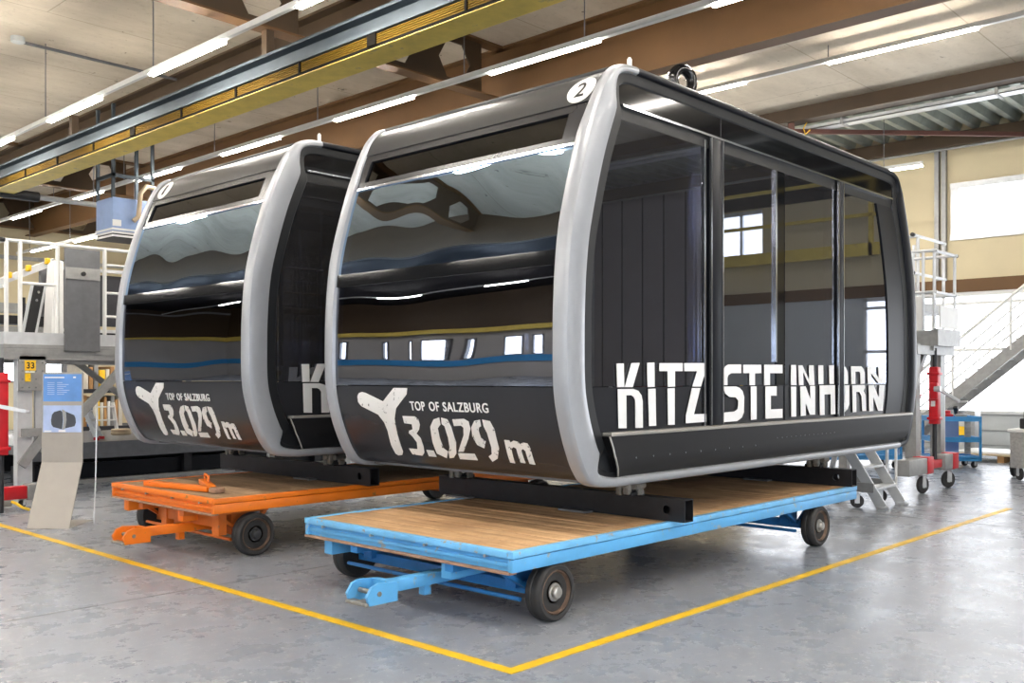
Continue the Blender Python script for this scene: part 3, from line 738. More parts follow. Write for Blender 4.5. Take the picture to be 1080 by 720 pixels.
    if not back:
        rv = MB()
        for i in range(14): rv.cyl((2.9+i*.09, -.024, 1.118), (2.9+i*.09, -.018, 1.118), .007, 6)
        for i in range(9): rv.cyl((.75+i*.22, -.022, 1.07), (.75+i*.22, -.014, 1.07), .008, 6)
        rv.build('rivets', 'chrome', fa)
        e = MB(); e.tube([(prof(z)+.335, y-.006, z) for y, z in shp[1:-1]], .007, 8)  # thin light tube gives the dark rim a built-in highlight
        e.build('highlight_lip', 'sill', fa)

def make_cabin(label, digit, disc_y):
    cab = thing('gondola_cabin', label, 'gondola cabin', (LEN/2, WID/2, .878), 'black gondola cabins on trolleys')
    a, b = .125, WID-.125
    for flip in (False, True):
        lp = end_panel(.9, 1.586, a, b, flip=flip).build('end_lower_panel', 'char', cab)
        if not flip:
            end_decal(FRONT['mountain'], -.0155).build('summit_mark', 'lettering_worn', lp, 0)
            end_decal([p for k in ('3', '.', '0', '2', '9', 'm') for p in FRONT[k]], -.0155).build('altitude_lettering', 'lettering_worn', lp, 0)
            for wd, yl, wdt in (('TOP', 1.69, .175), ('OF', 1.465, .115), ('SALZBURG', 1.305, .49)):
                end_text(wd, yl, 1.39, wdt, .074, -.0155, .012).build('slogan_word', 'lettering', lp, 0)
        end_panel(1.594, 2.44, a, b, flip=flip, th=.014).build('end_lower_window', 'glass_low', cab)
        tr = end_panel(2.44, 2.545, a, b, off=-.008, th=.05, flip=flip).build('transom', 'gloss_black', cab)
        end_panel(2.545, 3.305, a, b, flip=flip, th=.014).build('end_upper_window', 'glass_end', cab)
        end_panel(3.305, 3.325, a, b, off=-.008, th=.02, flip=flip).build('trim_strip', 'chrome', cab)
        vf = end_panel(3.325, 3.375, a, b, off=-.012, th=.03, flip=flip)
        for args in ((3.575, 3.632, a, b), (3.375, 3.575, a, a+.16), (3.375, 3.575, b-.1, b)):
            q = end_panel(*args, off=-.012, th=.03, flip=flip)
            me = bpy.data.meshes.new('t'); q.bm.to_mesh(me); q.bm.free(); vf.bm.from_mesh(me); bpy.data.meshes.remove(me)
        vfo = vf.build('vent_frame', 'char', cab)
        end_panel(3.375, 3.575, a+.15, b-.09, off=-.03, th=.014, flip=flip).build('vent_pane', 'glass_vent', vfo)
        rb = end_panel(3.645, 3.948, a-.04, b+.04, off=-.012, th=.03, flip=flip).build('roof_band', 'roofband', cab)
        if not flip:
            # number disc: circle on the curved band
            zc, r = 3.757, .125
            n = pnormal(zc)
            circ = []
            for i in range(40):
                t = 2*math.pi*i/40; circ.append((disc_y+r*math.cos(t), zc+r*math.sin(t)*abs(n[0])))
            end_decal([circ], -.0075).build('number_disc', 'white', rb, 0)
            hh = .14*abs(n[0]); ww = .085 if digit == '2' else .045
            end_text(digit, disc_y+ww/2, zc-hh/2, ww, hh, -.003, .0).build('number', 'ink', rb, 0)
    # roof, underbody, floor
    MB().box(.62, LEN-.62, .06, WID-.06, 3.895, 3.942, .01).build('roof', 'roofband', cab)
    MB().box(.45, LEN-.45, .1, WID-.1, .886, .94).build('underbody', 'galv_dark', cab, 0)
    MB().box(.33, LEN-.33, .12, WID-.12, .945, .99).build('cabin_floor', 'interior', cab, 0)
    MB().box(.75, LEN-.75, .12, WID-.12, 3.78, 3.80).build('ceiling_lining', 'interior', cab, 0)
    for s in (0, 1):
        X = (lambda x: LEN-x) if s else (lambda x: x)
        q = MB(); x0, x1 = sorted((X(.2), X(.66))); q.box(x0, x1, .35, WID-.35, 1.28, 1.40, .03)
        sb = q.build('bench', 'seat', cab)
        q = MB(); q.bar((X(.2), WID/2, 1.4), (X(.16), WID/2, 1.57), WID-.8, .05, up=(1, 0, 0)); q.build('bench_back', 'seat', sb)
        for yy in (.6, WID-.6):
            q = MB(); x0, x1 = sorted((X(.36), X(.42))); q.box(x0, x1, yy-.03, yy+.03, .99, 1.28); q.build('bench_leg', 'galv_dark', sb, 0)
    q = MB(); q.box(3.55, 4.35, 1.5, 2.0, 1.1, 1.42, .04); q.box(3.55, 4.35, 1.9, 2.02, 1.42, 1.95, .04); q.box(3.6, 4.3, 1.7, 1.8, .99, 1.1)
    q.build('middle_seat', 'seatred', cab)
    for x in (2.3, 3.3, 4.75):
        MB().cyl((x, 1.39, .99), (x, 1.39, 3.78), .019, 10).build('grab_pole', 'gold' if x == 4.75 else 'alu', cab)  # the yellow pole stands in for a reflected upright
    for z, r in ((3.22, .016), (2.86, .016), (2.60, .05)):  # yellow bars stand in for reflections in the door glass
        MB().cyl((2.3, 1.39, z), (4.95, 1.39, z), r, 10).build('reflected_rail', 'gold', cab)
    door_side(cab, False); door_side(cab, True)
    # feet
    for x in (1.27, 4.6):
        for y in (.42, WID-.42):
            f = MB(); f.box(x-.07, x+.07, y-.07, y+.07, .75, .89, .012); f.box(x-.09, x+.09, y-.09, y+.09, .712, .75, .01)
            fo = f.build('mounting_foot', 'steel_dark', cab)
            g = MB(); g.box(x-.12, x-.07, y-.08, y-.02, .73, .87, .012); g.cyl((x-.08, y-.1, .80), (x+.05, y-.1, .80), .03, 10); g.box(x-.02, x+.05, y-.11, y-.07, .72, .86, .01); g.box(x-.12, x-.05, y+.0, y+.05, .72, .83, .012); g.cyl((x-.13, y-.03, .80), (x-.05, y-.03, .80), .022, 8)
            g.build('foot_clamp', 'foot_light', fo)
    # roof fittings
    for x, y, h, r in ((.86, .12, .11, .019), (.9, 1.68, .1, .016), (3.6, .2, .08, .02), (4.5, .25, .06, .02)):
        q = MB(); q.cyl((x, y, 3.93), (x, y, 3.95+h-.015), r, 10); q.cyl((x, y, 3.95+h-.015), (x, y, 3.95+h), r, 10, r*.5)
        q.build('roof_pin', 'white_metal', cab)
    q = MB(); q.box(3.2, 3.9, 1.1, 1.7, 3.94, 4.1, .02); q.cyl((3.54, 1.39, 4.1), (3.54, 1.39, 4.60), .07, 14)
    hg = q.build('hanger_mast', 'steel_dark', cab)
    c = Vector((3.54, 1.39, 4.76)); ax = Vector((.83, -.55, 0)); sd = Vector((.95, -.31, 0))
    q = MB(); q.tube([c+(sd*math.cos(t)+Vector((0, 0, 1))*math.sin(t))*.125 for t in [2*math.pi*i/28 for i in range(28)]], .058, 12, True)
    ho = q.build('hanger_eye', 'gloss_black', hg)
    return cab

cab1 = make_cabin('black gondola cabin numbered 2 on the blue trolley in front', '2', .245)
cab1.location = Vector((5.0+LEN/2, 4.15+WID/2, .878))
cab2 = make_cabin('black gondola cabin behind the first, standing on the orange trolley', '1', WID-.3)
cab2.location = Vector((4.8+LEN/2, 7.80+WID/2, .908))

# ------------------------------------------------------------------ beams between cabins and trolleys
def support_beam(x, y0, y1, z, label, h=.178, w=.12):
    o = thing('support_beam', label, 'beam', (x, (y0+y1)/2, z), 'steel beams under the cabins')
    m = MB(); t = .008
    m.box(x-w/2, x+w/2, y0, y1, z+h-t, z+h); m.box(x-w/2, x+w/2, y0, y1, z, z+t)
    hy, hz, r = y0+.17, z+h*.5, .036
    for xa in (x-w/2, x+w/2-t):
        m.box(xa, xa+t, y0+.3, y1, z+t, z+h-t)
        # plate with a round hole
        rect = []
        n = 6
        for i in range(n): rect.append((y0+.3*i/n, z+t))
        for i in range(n): rect.append((y0+.3, z+t+(h-2*t)*i/n))
        for i in range(n): rect.append((y0+.3-.3*i/n, z+h-t))
        for i in range(n): rect.append((y0, z+h-t-(h-2*t)*i/n))
        rows = []
        k = len(rect)
        circ = []
        for (yy, zz) in rect:
            a = math.atan2(zz-hz, yy-hy); circ.append((hy+r*math.cos(a), hz+r*math.sin(a)))
        F = [m.bm.verts.new((xa, *p)) for p in rect]; G = [m.bm.verts.new((xa, *p)) for p in circ]
        F2 = [m.bm.verts.new((xa+t, *p)) for p in rect]; G2 = [m.bm.verts.new((xa+t, *p)) for p in circ]
        for i in range(k):
            jn = (i+1) % k
            m.bm.faces.new((F[i], F[jn], G[jn], G[i])); m.bm.faces.new((F2[i], G2[i], G2[jn], F2[jn]))
            m.bm.faces.new((G[i], G[jn], G2[jn], G2[i])); m.bm.faces.new((F[i], F2[i], F2[jn], F[jn]))
    m.build('tube', 'steel_dark', o, 20)
    q = MB()
    for y in (y0+.9, y1-.5): q.box(x-w/2-.1, x-w/2+.02, y, y+.3, z-.001, z+.014)
    q.build('base_shim', 'galv_dark', o, 0)
support_beam(6.38, 4.08, 6.88, .532, 'dark steel beam under the near end of the front cabin')
support_beam(9.66, 4.18, 6.9, .532, 'dark steel beam under the far end of the front cabin')
support_beam(6.12, 7.62, 10.5, .566, 'dark steel beam under the near end of the rear cabin')
support_beam(9.42, 7.72, 10.5, .566, 'dark steel beam under the far end of the rear cabin')
# ================================================================== TROLLEYS
def wheel(parent, x, y, r, w, side, hubmat):
    """solid rubber wheel, outer face at y; side=-1 faces -y"""
    s = side; yc = y-s*w/2
    def Y(h): return h*s
    P = [(r-.052, w/2-.03), (r-.046, w/2-.004), (r-.02, w/2), (r-.004, w/2-.014), (r, w/2-.03), (r, .012), (r-.006, .006), (r-.006, -.006), (r, -.012), (r, -w/2+.03), (r-.004, -w/2+.014), (r-.02, -w/2), (r-.07, -w/2+.01)]
    t = MB().lathe([(a, Y(b)) for a, b in P], (x, yc, r), 'y', 44).build('wheel', 'tyre', parent, 40)
    P = [(.03, w/2-.03), (.078, w/2-.03), (.084, w/2-.055), (.118, w/2-.062), (.136, w/2-.02), (.143, w/2-.006), (.15, w/2-.012), (.15, w/2-.03), (r-.07, -w/2+.02), (.03, -w/2+.03)]
    MB().lathe([(a, Y(b)) for a, b in P], (x, yc, r), 'y', 44).build('rim', 'rim', t, 40)
    P = [(.0, w/2+.014), (.03, w/2+.014), (.038, w/2+.01), (.043, w/2+.002), (.045, w/2-.02), (.062, w/2-.022), (.066, w/2-.04)]
    MB().lathe([(max(a, .002), Y(b)) for a, b in P], (x, yc, r), 'y', 24).build('hub_cap', hubmat, t, 30)
    return t

def trolley(label, x0, x1, y0, y1, zt, c_side, c_top, c_deep, deckmat, hubmat, wy, hitch_y, hitch_x=4.0):
    t = thing('platform_trolley', label, 'trolley', ((x0+x1)/2, (y0+y1)/2, 0))
    # plank deck
    m = MB(); x = x0+.05; k = 0
    pw = .145
    while x < x1-.06:
        xe = min(x+pw-.003, x1-.05); dz = random.uniform(-.002, .002)
        m.box(x, xe, y0+.05, y1-.05, zt-.05, zt-.004+dz, .003); x += pw
    m.build('plank_deck', deckmat, t, 30)
    # edge angle
    e = MB()
    e.box(x0, x1, y0, y0+.055, zt-.045, zt, .004); e.box(x0, x1, y1-.055, y1, zt-.045, zt, .004)
    e.box(x0, x0+.055, y0+.056, y1-.056, zt-.045, zt, .004); e.box(x1-.055, x1, y0+.056, y1-.056, zt-.045, zt, .004)
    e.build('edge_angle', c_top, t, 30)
    # side rails: channel front, plate sides
    f = MB(); zb = zt-.135
    f.box(x0+.005, x1-.005, y0+.004, y0+.05, zb, zt-.05, .003); f.box(x0+.005, x1-.005, y1-.05, y1-.004, zb, zt-.05, .003)
    f.box(x1-.05, x1-.01, y0+.05, y1-.05, zb, zt-.05)
    f.build('side_rail', c_side, t, 30)
    f = MB(); f.box(x0+.03, x0+.05, y0+.051, y1-.051, zb, zt-.046); f.box(x0+.012, x0+.05, y0+.051, y1-.051, zb+.03, zb+.06, .006)
    f.build('front_channel', c_side, t, 30)
    f = MB(); f.box(x0-.012, x0+.06, y0+.02, y1-.02, zb-.014, zb)
    f.build('lower_flange', 'rust', t, 0)
    for i in range(4):
        y = y0+.25+i*(y1-y0-.5)/3; MB().cyl((x0-.008, y, zt-.05), (x0+.02, y, zt-.05), .011, 8).build('bolt', 'hub', t)
    # longitudinal members and cross stubs
    for y in (y0+.62, y1-.62):
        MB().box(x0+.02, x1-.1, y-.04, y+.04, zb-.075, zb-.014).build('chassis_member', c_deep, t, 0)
    for y in (y0+.66, y1-.28):
        MB().box(x0+.03, x0+.5, y-.05, y+.05, zb-.13, zb-.014, .004).build('front_stub', c_side, t)
    xf, xr = x0+.45, x0+4.46
    if xr > x1: xr = x1-.5
    for xa, nm in ((xf, 'front_axle'), (xr, 'rear_axle')):
        a = MB(); a.box(xa-.045, xa+.045, y0+.18, y1-.18, .16, .24, .004)
        for y in (y0+.36, y1-.36):
            a.box(xa-.09, xa+.09, y-.05, y+.05, .2, zb-.014)
        ao = a.build(nm, c_deep, t, 30)
        for y in (y0+.26, y1-.26):
            q = MB(); q.box(xa-.30, xa+.26, y-.03, y+.03, zb-.05, zb-.015); q.bar((xa-.28, y, zb-.05), (xa-.02, y, .2), .05, .03); q.bar((xa+.24, y, zb-.05), (xa+.02, y, .2), .05, .03)
            q.build('axle_bracket', c_deep, ao, 0)
    # steering rods
    for xa in (xf, xr): MB().cyl((xa-.16, y0+.2, .15), (xa-.16, y1-.2, .15), .016, 8).build('steering_rod', c_deep, t)
    q = MB(); q.lathe([(.25, -.03), (.27, -.02), (.27, .02), (.25, .03)], (xf, (y0+y1)/2, zb-.06), 'z', 32); q.build('turntable', 'steel_dark', t)
    for xa in (xf, xr):
        for y, s in ((wy, -1), (y1-.02, 1)): wheel(t, xa, y, .2, .135, s, hubmat)
    # tow bar with jaw
    hx, hy = hitch_x, hitch_y
    b = MB(); b.box(hx+.14, xf+.3, hy-.05, hy+.05, .19, .27, .006)
    bo = b.build('tow_bar', c_side, t)
    j = MB()
    for s in (-1, 1):
        y = hy+s*.105
        poly = [(hx-.06, .15), (hx+.18, .15), (hx+.18, .275), (hx+.02, .29), (hx-.04, .27), (hx-.08, .21)]
        j.prism(poly, 'xz', y-.012, y+.012)
    j.box(hx+.13, hx+.18, hy-.1, hy+.1, .16, .28)
    j.build('tow_jaw', c_side, bo, 20)
    q = MB(); q.box(hx-.09, hx-.02, hy-.11, hy+.11, .145, .17, .01); q.cyl((hx+.02, hy-.125, .22), (hx+.02, hy+.125, .22), .017, 10)
    q.build('jaw_pin', 'foot_light', bo)
    q = MB(); q.box(hx+.5, hx+.56, hy-.03, hy+.03, .12, .19); q.build('bar_lug', c_side, bo, 0)
    return t
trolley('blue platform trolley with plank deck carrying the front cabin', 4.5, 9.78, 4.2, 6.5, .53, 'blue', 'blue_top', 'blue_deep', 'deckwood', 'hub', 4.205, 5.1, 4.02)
ot = trolley('orange platform trolley carrying the rear cabin', 4.44, 9.7, 7.81, 9.87, .565, 'orange', 'orange', 'orange_deep', 'deckwood_old', 'dark_hub', 7.815, 8.55, 3.98)
q = MB(); q.box(4.62, 4.66, 8.02, 9.1, .26, .37, .004); q.box(4.6, 4.68, 8.0, 8.12, .2, .43); q.box(4.6, 4.68, 9.0, 9.1, .2, .43)
q.build('front_apron', 'orange_deep', ot, 20)
# loose orange tow fork lying on the orange deck
tf = thing('tow_fork', 'loose orange tow bar lying on the orange trolley deck', 'tow bar', (4.9, 8.9, .567))
q = MB(); q.bar((4.56, 9.32, .592), (4.72, 8.36, .592), .09, .05, bev=.004); q.bar((5.05, 9.1, .592), (4.76, 8.4, .592), .08, .05, bev=.004)
q.build('bar', 'orange', tf)
q = MB(); q.tube([(4.98, 8.93, .60), (4.98, 8.93, .68), (4.88, 8.68, .68), (4.88, 8.68, .60)], .012, 8); q.build('handle', 'orange', tf)
q = MB(); q.lathe([(.03, -.022), (.07, -.022), (.075, 0), (.07, .022), (.03, .022)], (4.73, 8.26, .592), 'z', 20); q.build('eye', 'rust', tf)

# yellow floor lines
def line(label, x0, x1, y0, y1):
    tag(MB().box(x0, x1, y0, y1, .0005, .003).build('floor_marking', 'line', None, 0), label, 'floor marking', 'yellow floor lines')
M['line'] = pm('yellow floor paint', '#e0b410', .45, var=.1, vscale=4, chips=('#9a9484', .70, 9))
line('yellow floor line running from the left edge past both tow bars', 3.90, 3.98, 3.65, 24)
line('yellow floor line along the right side of the blue trolley', 3.98, 13.2, 3.65, 3.73)
# ================================================================== LIFT JACKS AND WORK PLATFORMS
def caster(parent, x, y, r=.1, mat='tyre', ang=0.):
    t = MB().lathe([(r*.3, -.022), (r*.94, -.022), (r, -.012), (r, .012), (r*.94, .022), (r*.3, .022)], (0, 0, r), 'y', 22)
    bmesh.ops.rotate(t.bm, verts=t.bm.verts, cent=(0, 0, r), matrix=Matrix.Rotation(ang, 3, 'Z'))
    bmesh.ops.translate(t.bm, verts=t.bm.verts, vec=(x, y, 0))
    o = t.build('caster_wheel', mat, parent, 40)
    q = MB(); q.cyl((0, -.03, r), (0, .03, r), r*.35, 12); q.box(-r*.35, r*.35, -.036, -.028, r*.7, r*2.1); q.box(-r*.35, r*.35, .028, .036, r*.7, r*2.1); q.box(-r*.5, r*.5, -.04, .04, r*2.05, r*2.15)
    bmesh.ops.rotate(q.bm, verts=q.bm.verts, cent=(0, 0, r), matrix=Matrix.Rotation(ang, 3, 'Z'))
    bmesh.ops.translate(q.bm, verts=q.bm.verts, vec=(x, y, 0))
    q.build('caster_fork', 'alu', o, 30)
    return o

def screw_jack(label, x, y, z0, zb0, zb1, ztop, crank):
    """slim screw column with a red gear housing and a crank"""
    t = thing('screw_jack', label, 'lifting jack', (x, y, z0))
    MB().cyl((x, y, z0), (x, y, ztop), .032, 14).build('screw_column', 'steel_dark', t)
    b = MB(); b.box(x-.065, x+.065, y-.065, y+.065, zb0, zb1, .012)
    b.box(x-.085, x+.085, y-.085, y+.085, zb0+.06, zb0+.10, .006); b.box(x-.085, x+.085, y-.085, y+.085, zb1-.12, zb1-.08, .006)
    zc = zb0+.58*(zb1-zb0)
    b.box(x-.14, x-.05, y-.08, y+.04, zc-.12, zc+.12, .02)
    h = b.build('gear_housing', 'red', t)
    MB().box(x-.068, x-.0655, y-.03, y+.03, zb0+.26, zb0+.34).build('plate_sticker', 'white', h, 0)
    q = MB(); a = Vector((x-.12, y-.1, zc+.03)); e = a+Vector(crank); q.cyl(a+Vector((0, .06, 0)), a+Vector((0, -.03, 0)), .045, 14); q.bar(a, e, .03, .045); q.cyl(e, e+Vector((.0, -.12, 0)), .017, 10)
    q.build('crank', 'alu', t)
    return t

def work_platform(label, x0, x1, y0, y1, zd, front_posts, side_posts, gap_panel=None, thick=.2, rail_r=.024, masts=()):
    t = thing('work_platform', label, 'work platform', ((x0+x1)/2, (y0+y1)/2, 0))
    m = MB(); m.box(x0, x1, y0, y1, zd-.05, zd, .006); m.build('deck', 'galv', t, 20)
    m = MB(); m.box(x0, x1, y0, y0+.06, zd-thick, zd-.05); m.box(x0, x0+.06, y0+.06, y1, zd-thick, zd-.05); m.box(x1-.06, x1, y0+.06, y1, zd-thick, zd-.05); m.box(x0, x1, y1-.06, y1, zd-thick, zd-.05)
    m.box(x0-.005, x1, y0-.012, y0, zd-thick*.62, zd-thick*.5)
    m.build('deck_frame', 'galv', t, 20)
    m = MB(); m.box(x0+.02, x1-.02, y0+.01, y0+.025, zd, zd+.16); m.box(x0+.01, x0+.025, y0+.03, y1-.03, zd, zd+.16); m.build('toe_board', 'alu', t, 0)
    zr = zd+1.36
    for x in front_posts:
        MB().cyl((x, y0+.05, zd-.12), (x, y0+.05, zr), rail_r*1.15, 12).build('post', 'white_metal', t)
    for y in side_posts:
        MB().cyl((x0+.05, y, zd-.12), (x0+.05, y, zr), rail_r*1.15, 12).build('post', 'white_metal', t)
    return t, zr

# left platform -----------------------------------------------------------
pl, zr = work_platform('grey work platform with white railing at the left edge', 4.57, 10.4, 13.3, 16.6, 2.10, [4.62, 4.79, 5.27, 5.91, 8.0, 10.3], [14.9, 16.5])
def rail(parent, p, q, r=.024, mat='white_metal', name='guard_rail'):
    MB().cyl(p, q, r, 12).build(name, mat, parent)
rail(pl, (4.6, 13.35, zr), (10.4, 13.35, zr)); rail(pl, (4.62, 13.35, zr), (4.62, 16.6, zr))
rail(pl, (4.79, 13.35, zr-.55), (5.27, 13.35, zr-.55), .02); rail(pl, (4.62, 13.4, zr-.6), (4.62, 16.6, zr-.6), .02)
for zz in (3.24, 2.85, 2.52): rail(pl, (5.91, 13.35, zz), (10.4, 13.35, zz), .018)
q = MB(); q.cyl((4.54, 13.35, zr), (4.6, 13.35, zr), .03, 10); q.build('rail_cap', 'blackplastic', pl)
q = MB(); q.box(5.33, 5.81, 13.26, 13.29, 2.02, 3.42, .004); pn = q.build('guard_panel', 'galv_dark', pl, 20)
q = MB(); q.box(5.335, 5.805, 13.245, 13.26, 3.0, 3.16, .003); po = q.build('panel_strip', 'galv', pn, 20)
q = MB(); q.cyl((5.57, 13.22, 3.08), (5.57, 13.25, 3.08), .03, 14); q.build('panel_knob', 'ink', pn)
for x in (4.76, 10.2):
    MB().box(x, x+.19, 13.36, 13.5, .0, 1.9, .004).build('leg', 'alu', pl, 20)
    MB().box(x+.24, x+.36, 13.4, 13.46, .75, 1.9, .004).build('side_plate', 'alu', pl, 20)
q = MB(); q.box(4.76, 5.1, 13.30, 13.34, 1.49, 1.95, .004); bp = q.build('bearing_plate', 'galv', pl, 20)
for i in range(4):
    for k in range(4): MB().cyl((4.80+i*.085, 13.285, 1.53+k*.11), (4.80+i*.085, 13.30, 1.53+k*.11), .009, 6).build('bolt', 'galv_dark', bp)
# yellow number plate 33
q = MB(); q.box(4.829, 4.965, 13.285, 13.299, 1.755, 1.89); sg = q.build('number_sign', 'yellow_sticker', pl, 0)
vs, fs = text_verts('33', .095, .085, .03)
m = MB(); V = [m.bm.verts.new((4.85+a, 13.2835, 1.78+b)) for a, b in vs]
for f in fs: m.bm.faces.new([V[i] for i in f])
r = bmesh.ops.extrude_face_region(m.bm, geom=m.bm.faces[:])
bmesh.ops.translate(m.bm, verts=[v for v in r['geom'] if isinstance(v, bmesh.types.BMVert)], vec=(0, -.001, 0))
m.build('number', 'ink', sg, 0)
MB().box(4.832, 4.90, 13.285, 13.299, 1.61, 1.72).build('warning_sticker', 'yellow_sticker', pl, 0)
MB().box(4.832, 4.95, 13.285, 13.299, 1.727, 1.748).build('name_strip', 'white', pl, 0)
q = MB(); q.box(5.0, 10.3, 13.36, 13.44, 1.84, 1.9); q.build('cross_beam', 'galv', pl, 0)
for a, b, hh in (((5.08, 13.33, .64), (6.3, 13.33, 1.95), .12), ((4.8, 13.33, .5), (5.12, 13.33, .93), .12), ((5.7, 14.0, 1.95), (6.6, 14.0, 1.28), .08)):
    MB().bar(a, b, .05, hh).build('brace', 'galv', pl, 0)
q = MB(); q.box(4.8, 5.12, 13.31, 13.35, .88, .99); q.build('cross_beam', 'galv', pl, 0)

screw_jack('red screw jack on a dark column at the left edge', 4.25, 12.45, .02, .72, 1.72, 1.9, (.33, -.15, -.08))
t = thing('jack_base', 'red crossbar base with grey end below the left platform', 'jack base', (4.7, 13.0, 0))
q = MB(); q.box(3.6, 4.70, 12.85, 12.99, .12, .28, .006); q.build('cross_bar', 'red', t)
q = MB(); q.box(4.70, 4.84, 12.83, 13.01, .10, .30, .006); q.build('bar_end', 'galv', t)
q = MB(); q.box(4.3, 4.5, 12.8, 13.05, .04, .12, .01); q.build('bar_block', 'galv', t)
for x, y in ((4.66, 12.92), (3.8, 12.92)): caster(t, x, y, .05, 'tyre', .6)
q = MB(); q.tube([(4.5, 12.8, .1), (4.5, 12.65, .09), (4.53, 12.55, .05), (4.6, 12.5, .02)], .018, 8); q.build('strap', 'yellow_sticker', t)

# gondola frame parts worked on up on the platform
t = thing('hanger_arm', 'black bolted plate leaning on the left platform behind its railing', 'hanger arm', (5.6, 14.6, 2.1))
q = MB(); q.prism([(5.22, 2.1), (5.36, 2.1), (5.53, 3.0), (5.39, 3.0)], 'xz', 14.48, 14.53, .006); ha = q.build('plate', 'ink', t)
for dz in (.68, .8): MB().cyl((5.29+.19*dz, 14.46, 2.1+dz), (5.29+.19*dz, 14.48, 2.1+dz), .02, 10).build('bolt', 'chrome', t)
for xa in (5.205, 5.372): MB().bar((xa, 14.5, 2.1), (xa+.172, 14.5, 3.02), .018, .05).build('plate_edge', 'alu', t)
t = thing('white_bracket', 'tall white bent sheet bracket standing on the left platform', 'bracket', (5.7, 14.5, 2.1))
q = MB(); q.prism([(5.58, 2.1), (5.78, 2.1), (5.775, 3.36), (5.71, 3.39), (5.65, 3.33), (5.62, 2.8)], 'xz', 14.4, 14.7, .02); q.build('sheet', 'white', t)
t = thing('roller_rail', 'silver rail with yellow clips on top of the left platform', 'rail', (5.2, 15.6, 2.1))
q = MB(); q.bar((4.7, 15.6, 2.83), (6.1, 15.6, 3.49), .14, .1); q.build('beam', 'alu', t)
for k in range(4):
    f = .3+k*.2; c = Vector((4.7, 15.5, 2.9)).lerp(Vector((6.1, 15.5, 3.56)), f); MB().box(c.x-.03, c.x+.03, c.y-.06, c.y+.04, c.z-.06, c.z+.03, .01).build('clip', 'yellow_sticker', t)
for x, h in ((4.8, .75), (5.95, 1.28)): MB().box(x-.06, x+.06, 15.55, 15.65, 2.1, 2.1+h).build('support', 'galv_dark', t, 0)
t = thing('dark_carriage', 'black carriage frame standing on the left platform behind grey panel', 'carriage', (8, 15.2, 2.1))
q = MB(); q.box(6.0, 7.6, 14.9, 15.5, 2.25, 2.40); q.box(6.0, 7.6, 14.9, 15.5, 3.1, 3.26); q.box(5.96, 6.1, 14.9, 15.5, 2.1, 3.3); q.build('frame', 'blackplastic', t, 0)
q = MB(); q.box(6.1, 7.6, 14.85, 14.9, 2.46, 3.2); q.build('side_plate', 'interior', t, 0)
for z in (2.14, 2.36, 3.3): MB().box(5.96, 7.6, 14.83, 14.9, z, z+.05).build('trim_bar', 'alu', t, 0)
t = thing('lower_carriage', 'low black frame lying on the left platform at the photo edge', 'carriage', (4.9, 15.0, 2.1))
q = MB(); q.box(4.7, 5.9, 15.0, 15.4, 2.15, 2.3); q.box(4.7, 5.9, 15.0, 15.4, 2.45, 2.58); q.box(5.36, 5.44, 14.95, 15.0, 2.1, 2.85); q.build('frame', 'blackplastic', t, 0)
q = MB(); q.box(4.7, 5.9, 14.98, 15.02, 2.32, 2.42); q.box(4.7, 5.5, 14.98, 15.2, 2.62, 2.76); q.build('grey_bar', 'galv', t, 0)

# dark low loading platform behind the orange trolley
t = thing('loading_platform', 'long low dark steel platform behind the orange trolley', 'platform', (9, 16.7, 0))
q = MB(); q.box(5.4, 14.5, 15.3, 18.6, .50, .64); q.build('top', 'galv_dark', t, 0)
q = MB(); q.box(5.4, 14.5, 15.26, 15.3, .38, .64); q.build('edge_plate', 'galv_dark', t, 0)
q = MB(); q.box(5.5, 14.5, 15.5, 15.7, .05, .30); q.build('skid', 'silver_dark', t, 0)
q = MB(); q.box(5.4, 14.5, 15.2, 15.3, .0, .06); q.build('floor_rail', 'galv', t, 0)
for x in (5.6, 8.2, 10.9, 13.5): MB().box(x, x+.14, 15.4, 15.54, .06, .5).build('leg', 'steel_dark', t, 0)
MB().box(5.4, 14.5, 18.2, 18.25, .0, .5).build('back_plate', 'blackplastic', t, 0)
# white post beside it
t = thing('steel_post', 'slim pale post standing at the far corner of the orange deck', 'post', (7.5, 11.8, 0))
q = MB(); q.box(7.56, 7.64, 11.76, 11.84, 0, 1.0, .004); q.build('post', 'galv', t)
q = MB(); q.box(7.5, 7.7, 11.7, 11.9, 0, .015); q.build('foot_plate', 'galv', t, 0)

# aluminium step ladder on the loading platform, white ladder and shelf behind
def stepladder(name, label, x, y, z, h, wdt, mat, feet, lean=.32, n=4, rot=0.):
    t = thing(name, label, 'ladder', (0, 0, 0))
    for s in (-1, 1):
        MB().bar((s*wdt/2, 0, .03), (s*wdt/2*.82, lean, h), .025, .07).build('stile', mat, t, 0)
        if feet: MB().box(s*wdt/2-.03, s*wdt/2+.03, -.05, .04, 0, .05, .01).build('rubber_foot', feet, t)
    for i in range(n):
        f = (i+1)/(n+.3); MB().box(-wdt/2*(1-.18*f), wdt/2*(1-.18*f), lean*f-.05, lean*f+.05, h*f-.012, h*f+.012).build('tread', mat, t, 0)
    t.location = (x, y, z); t.rotation_euler = (0, 0, rot)
    return t
stepladder('step_ladder', 'small aluminium step ladder with red feet on the dark platform', 6.9, 15.8, .64, .52, .30, 'alu', 'red', .2, 3, .9)
stepladder('white_ladder', 'white ladder frame leaning on the shelf behind the step ladder', 7.8, 17.5, .64, .56, .36, 'white_metal', None, .1, 2)
t = thing('storage_shelf', 'storage shelf with boards behind the left platform', 'shelf', (10, 19.3, 0))
for x in (7.6, 10.2, 12.8):
    for y in (19.0, 20.0): MB().box(x, x+.08, y, y+.08, 0, 3.0).build('upright', 'galv_dark', t, 0)
for z in (.62, 1.36, 2.2): MB().box(7.5, 13.0, 18.95, 20.1, z, z+.08).build('shelf_board', 'interior', t, 0)
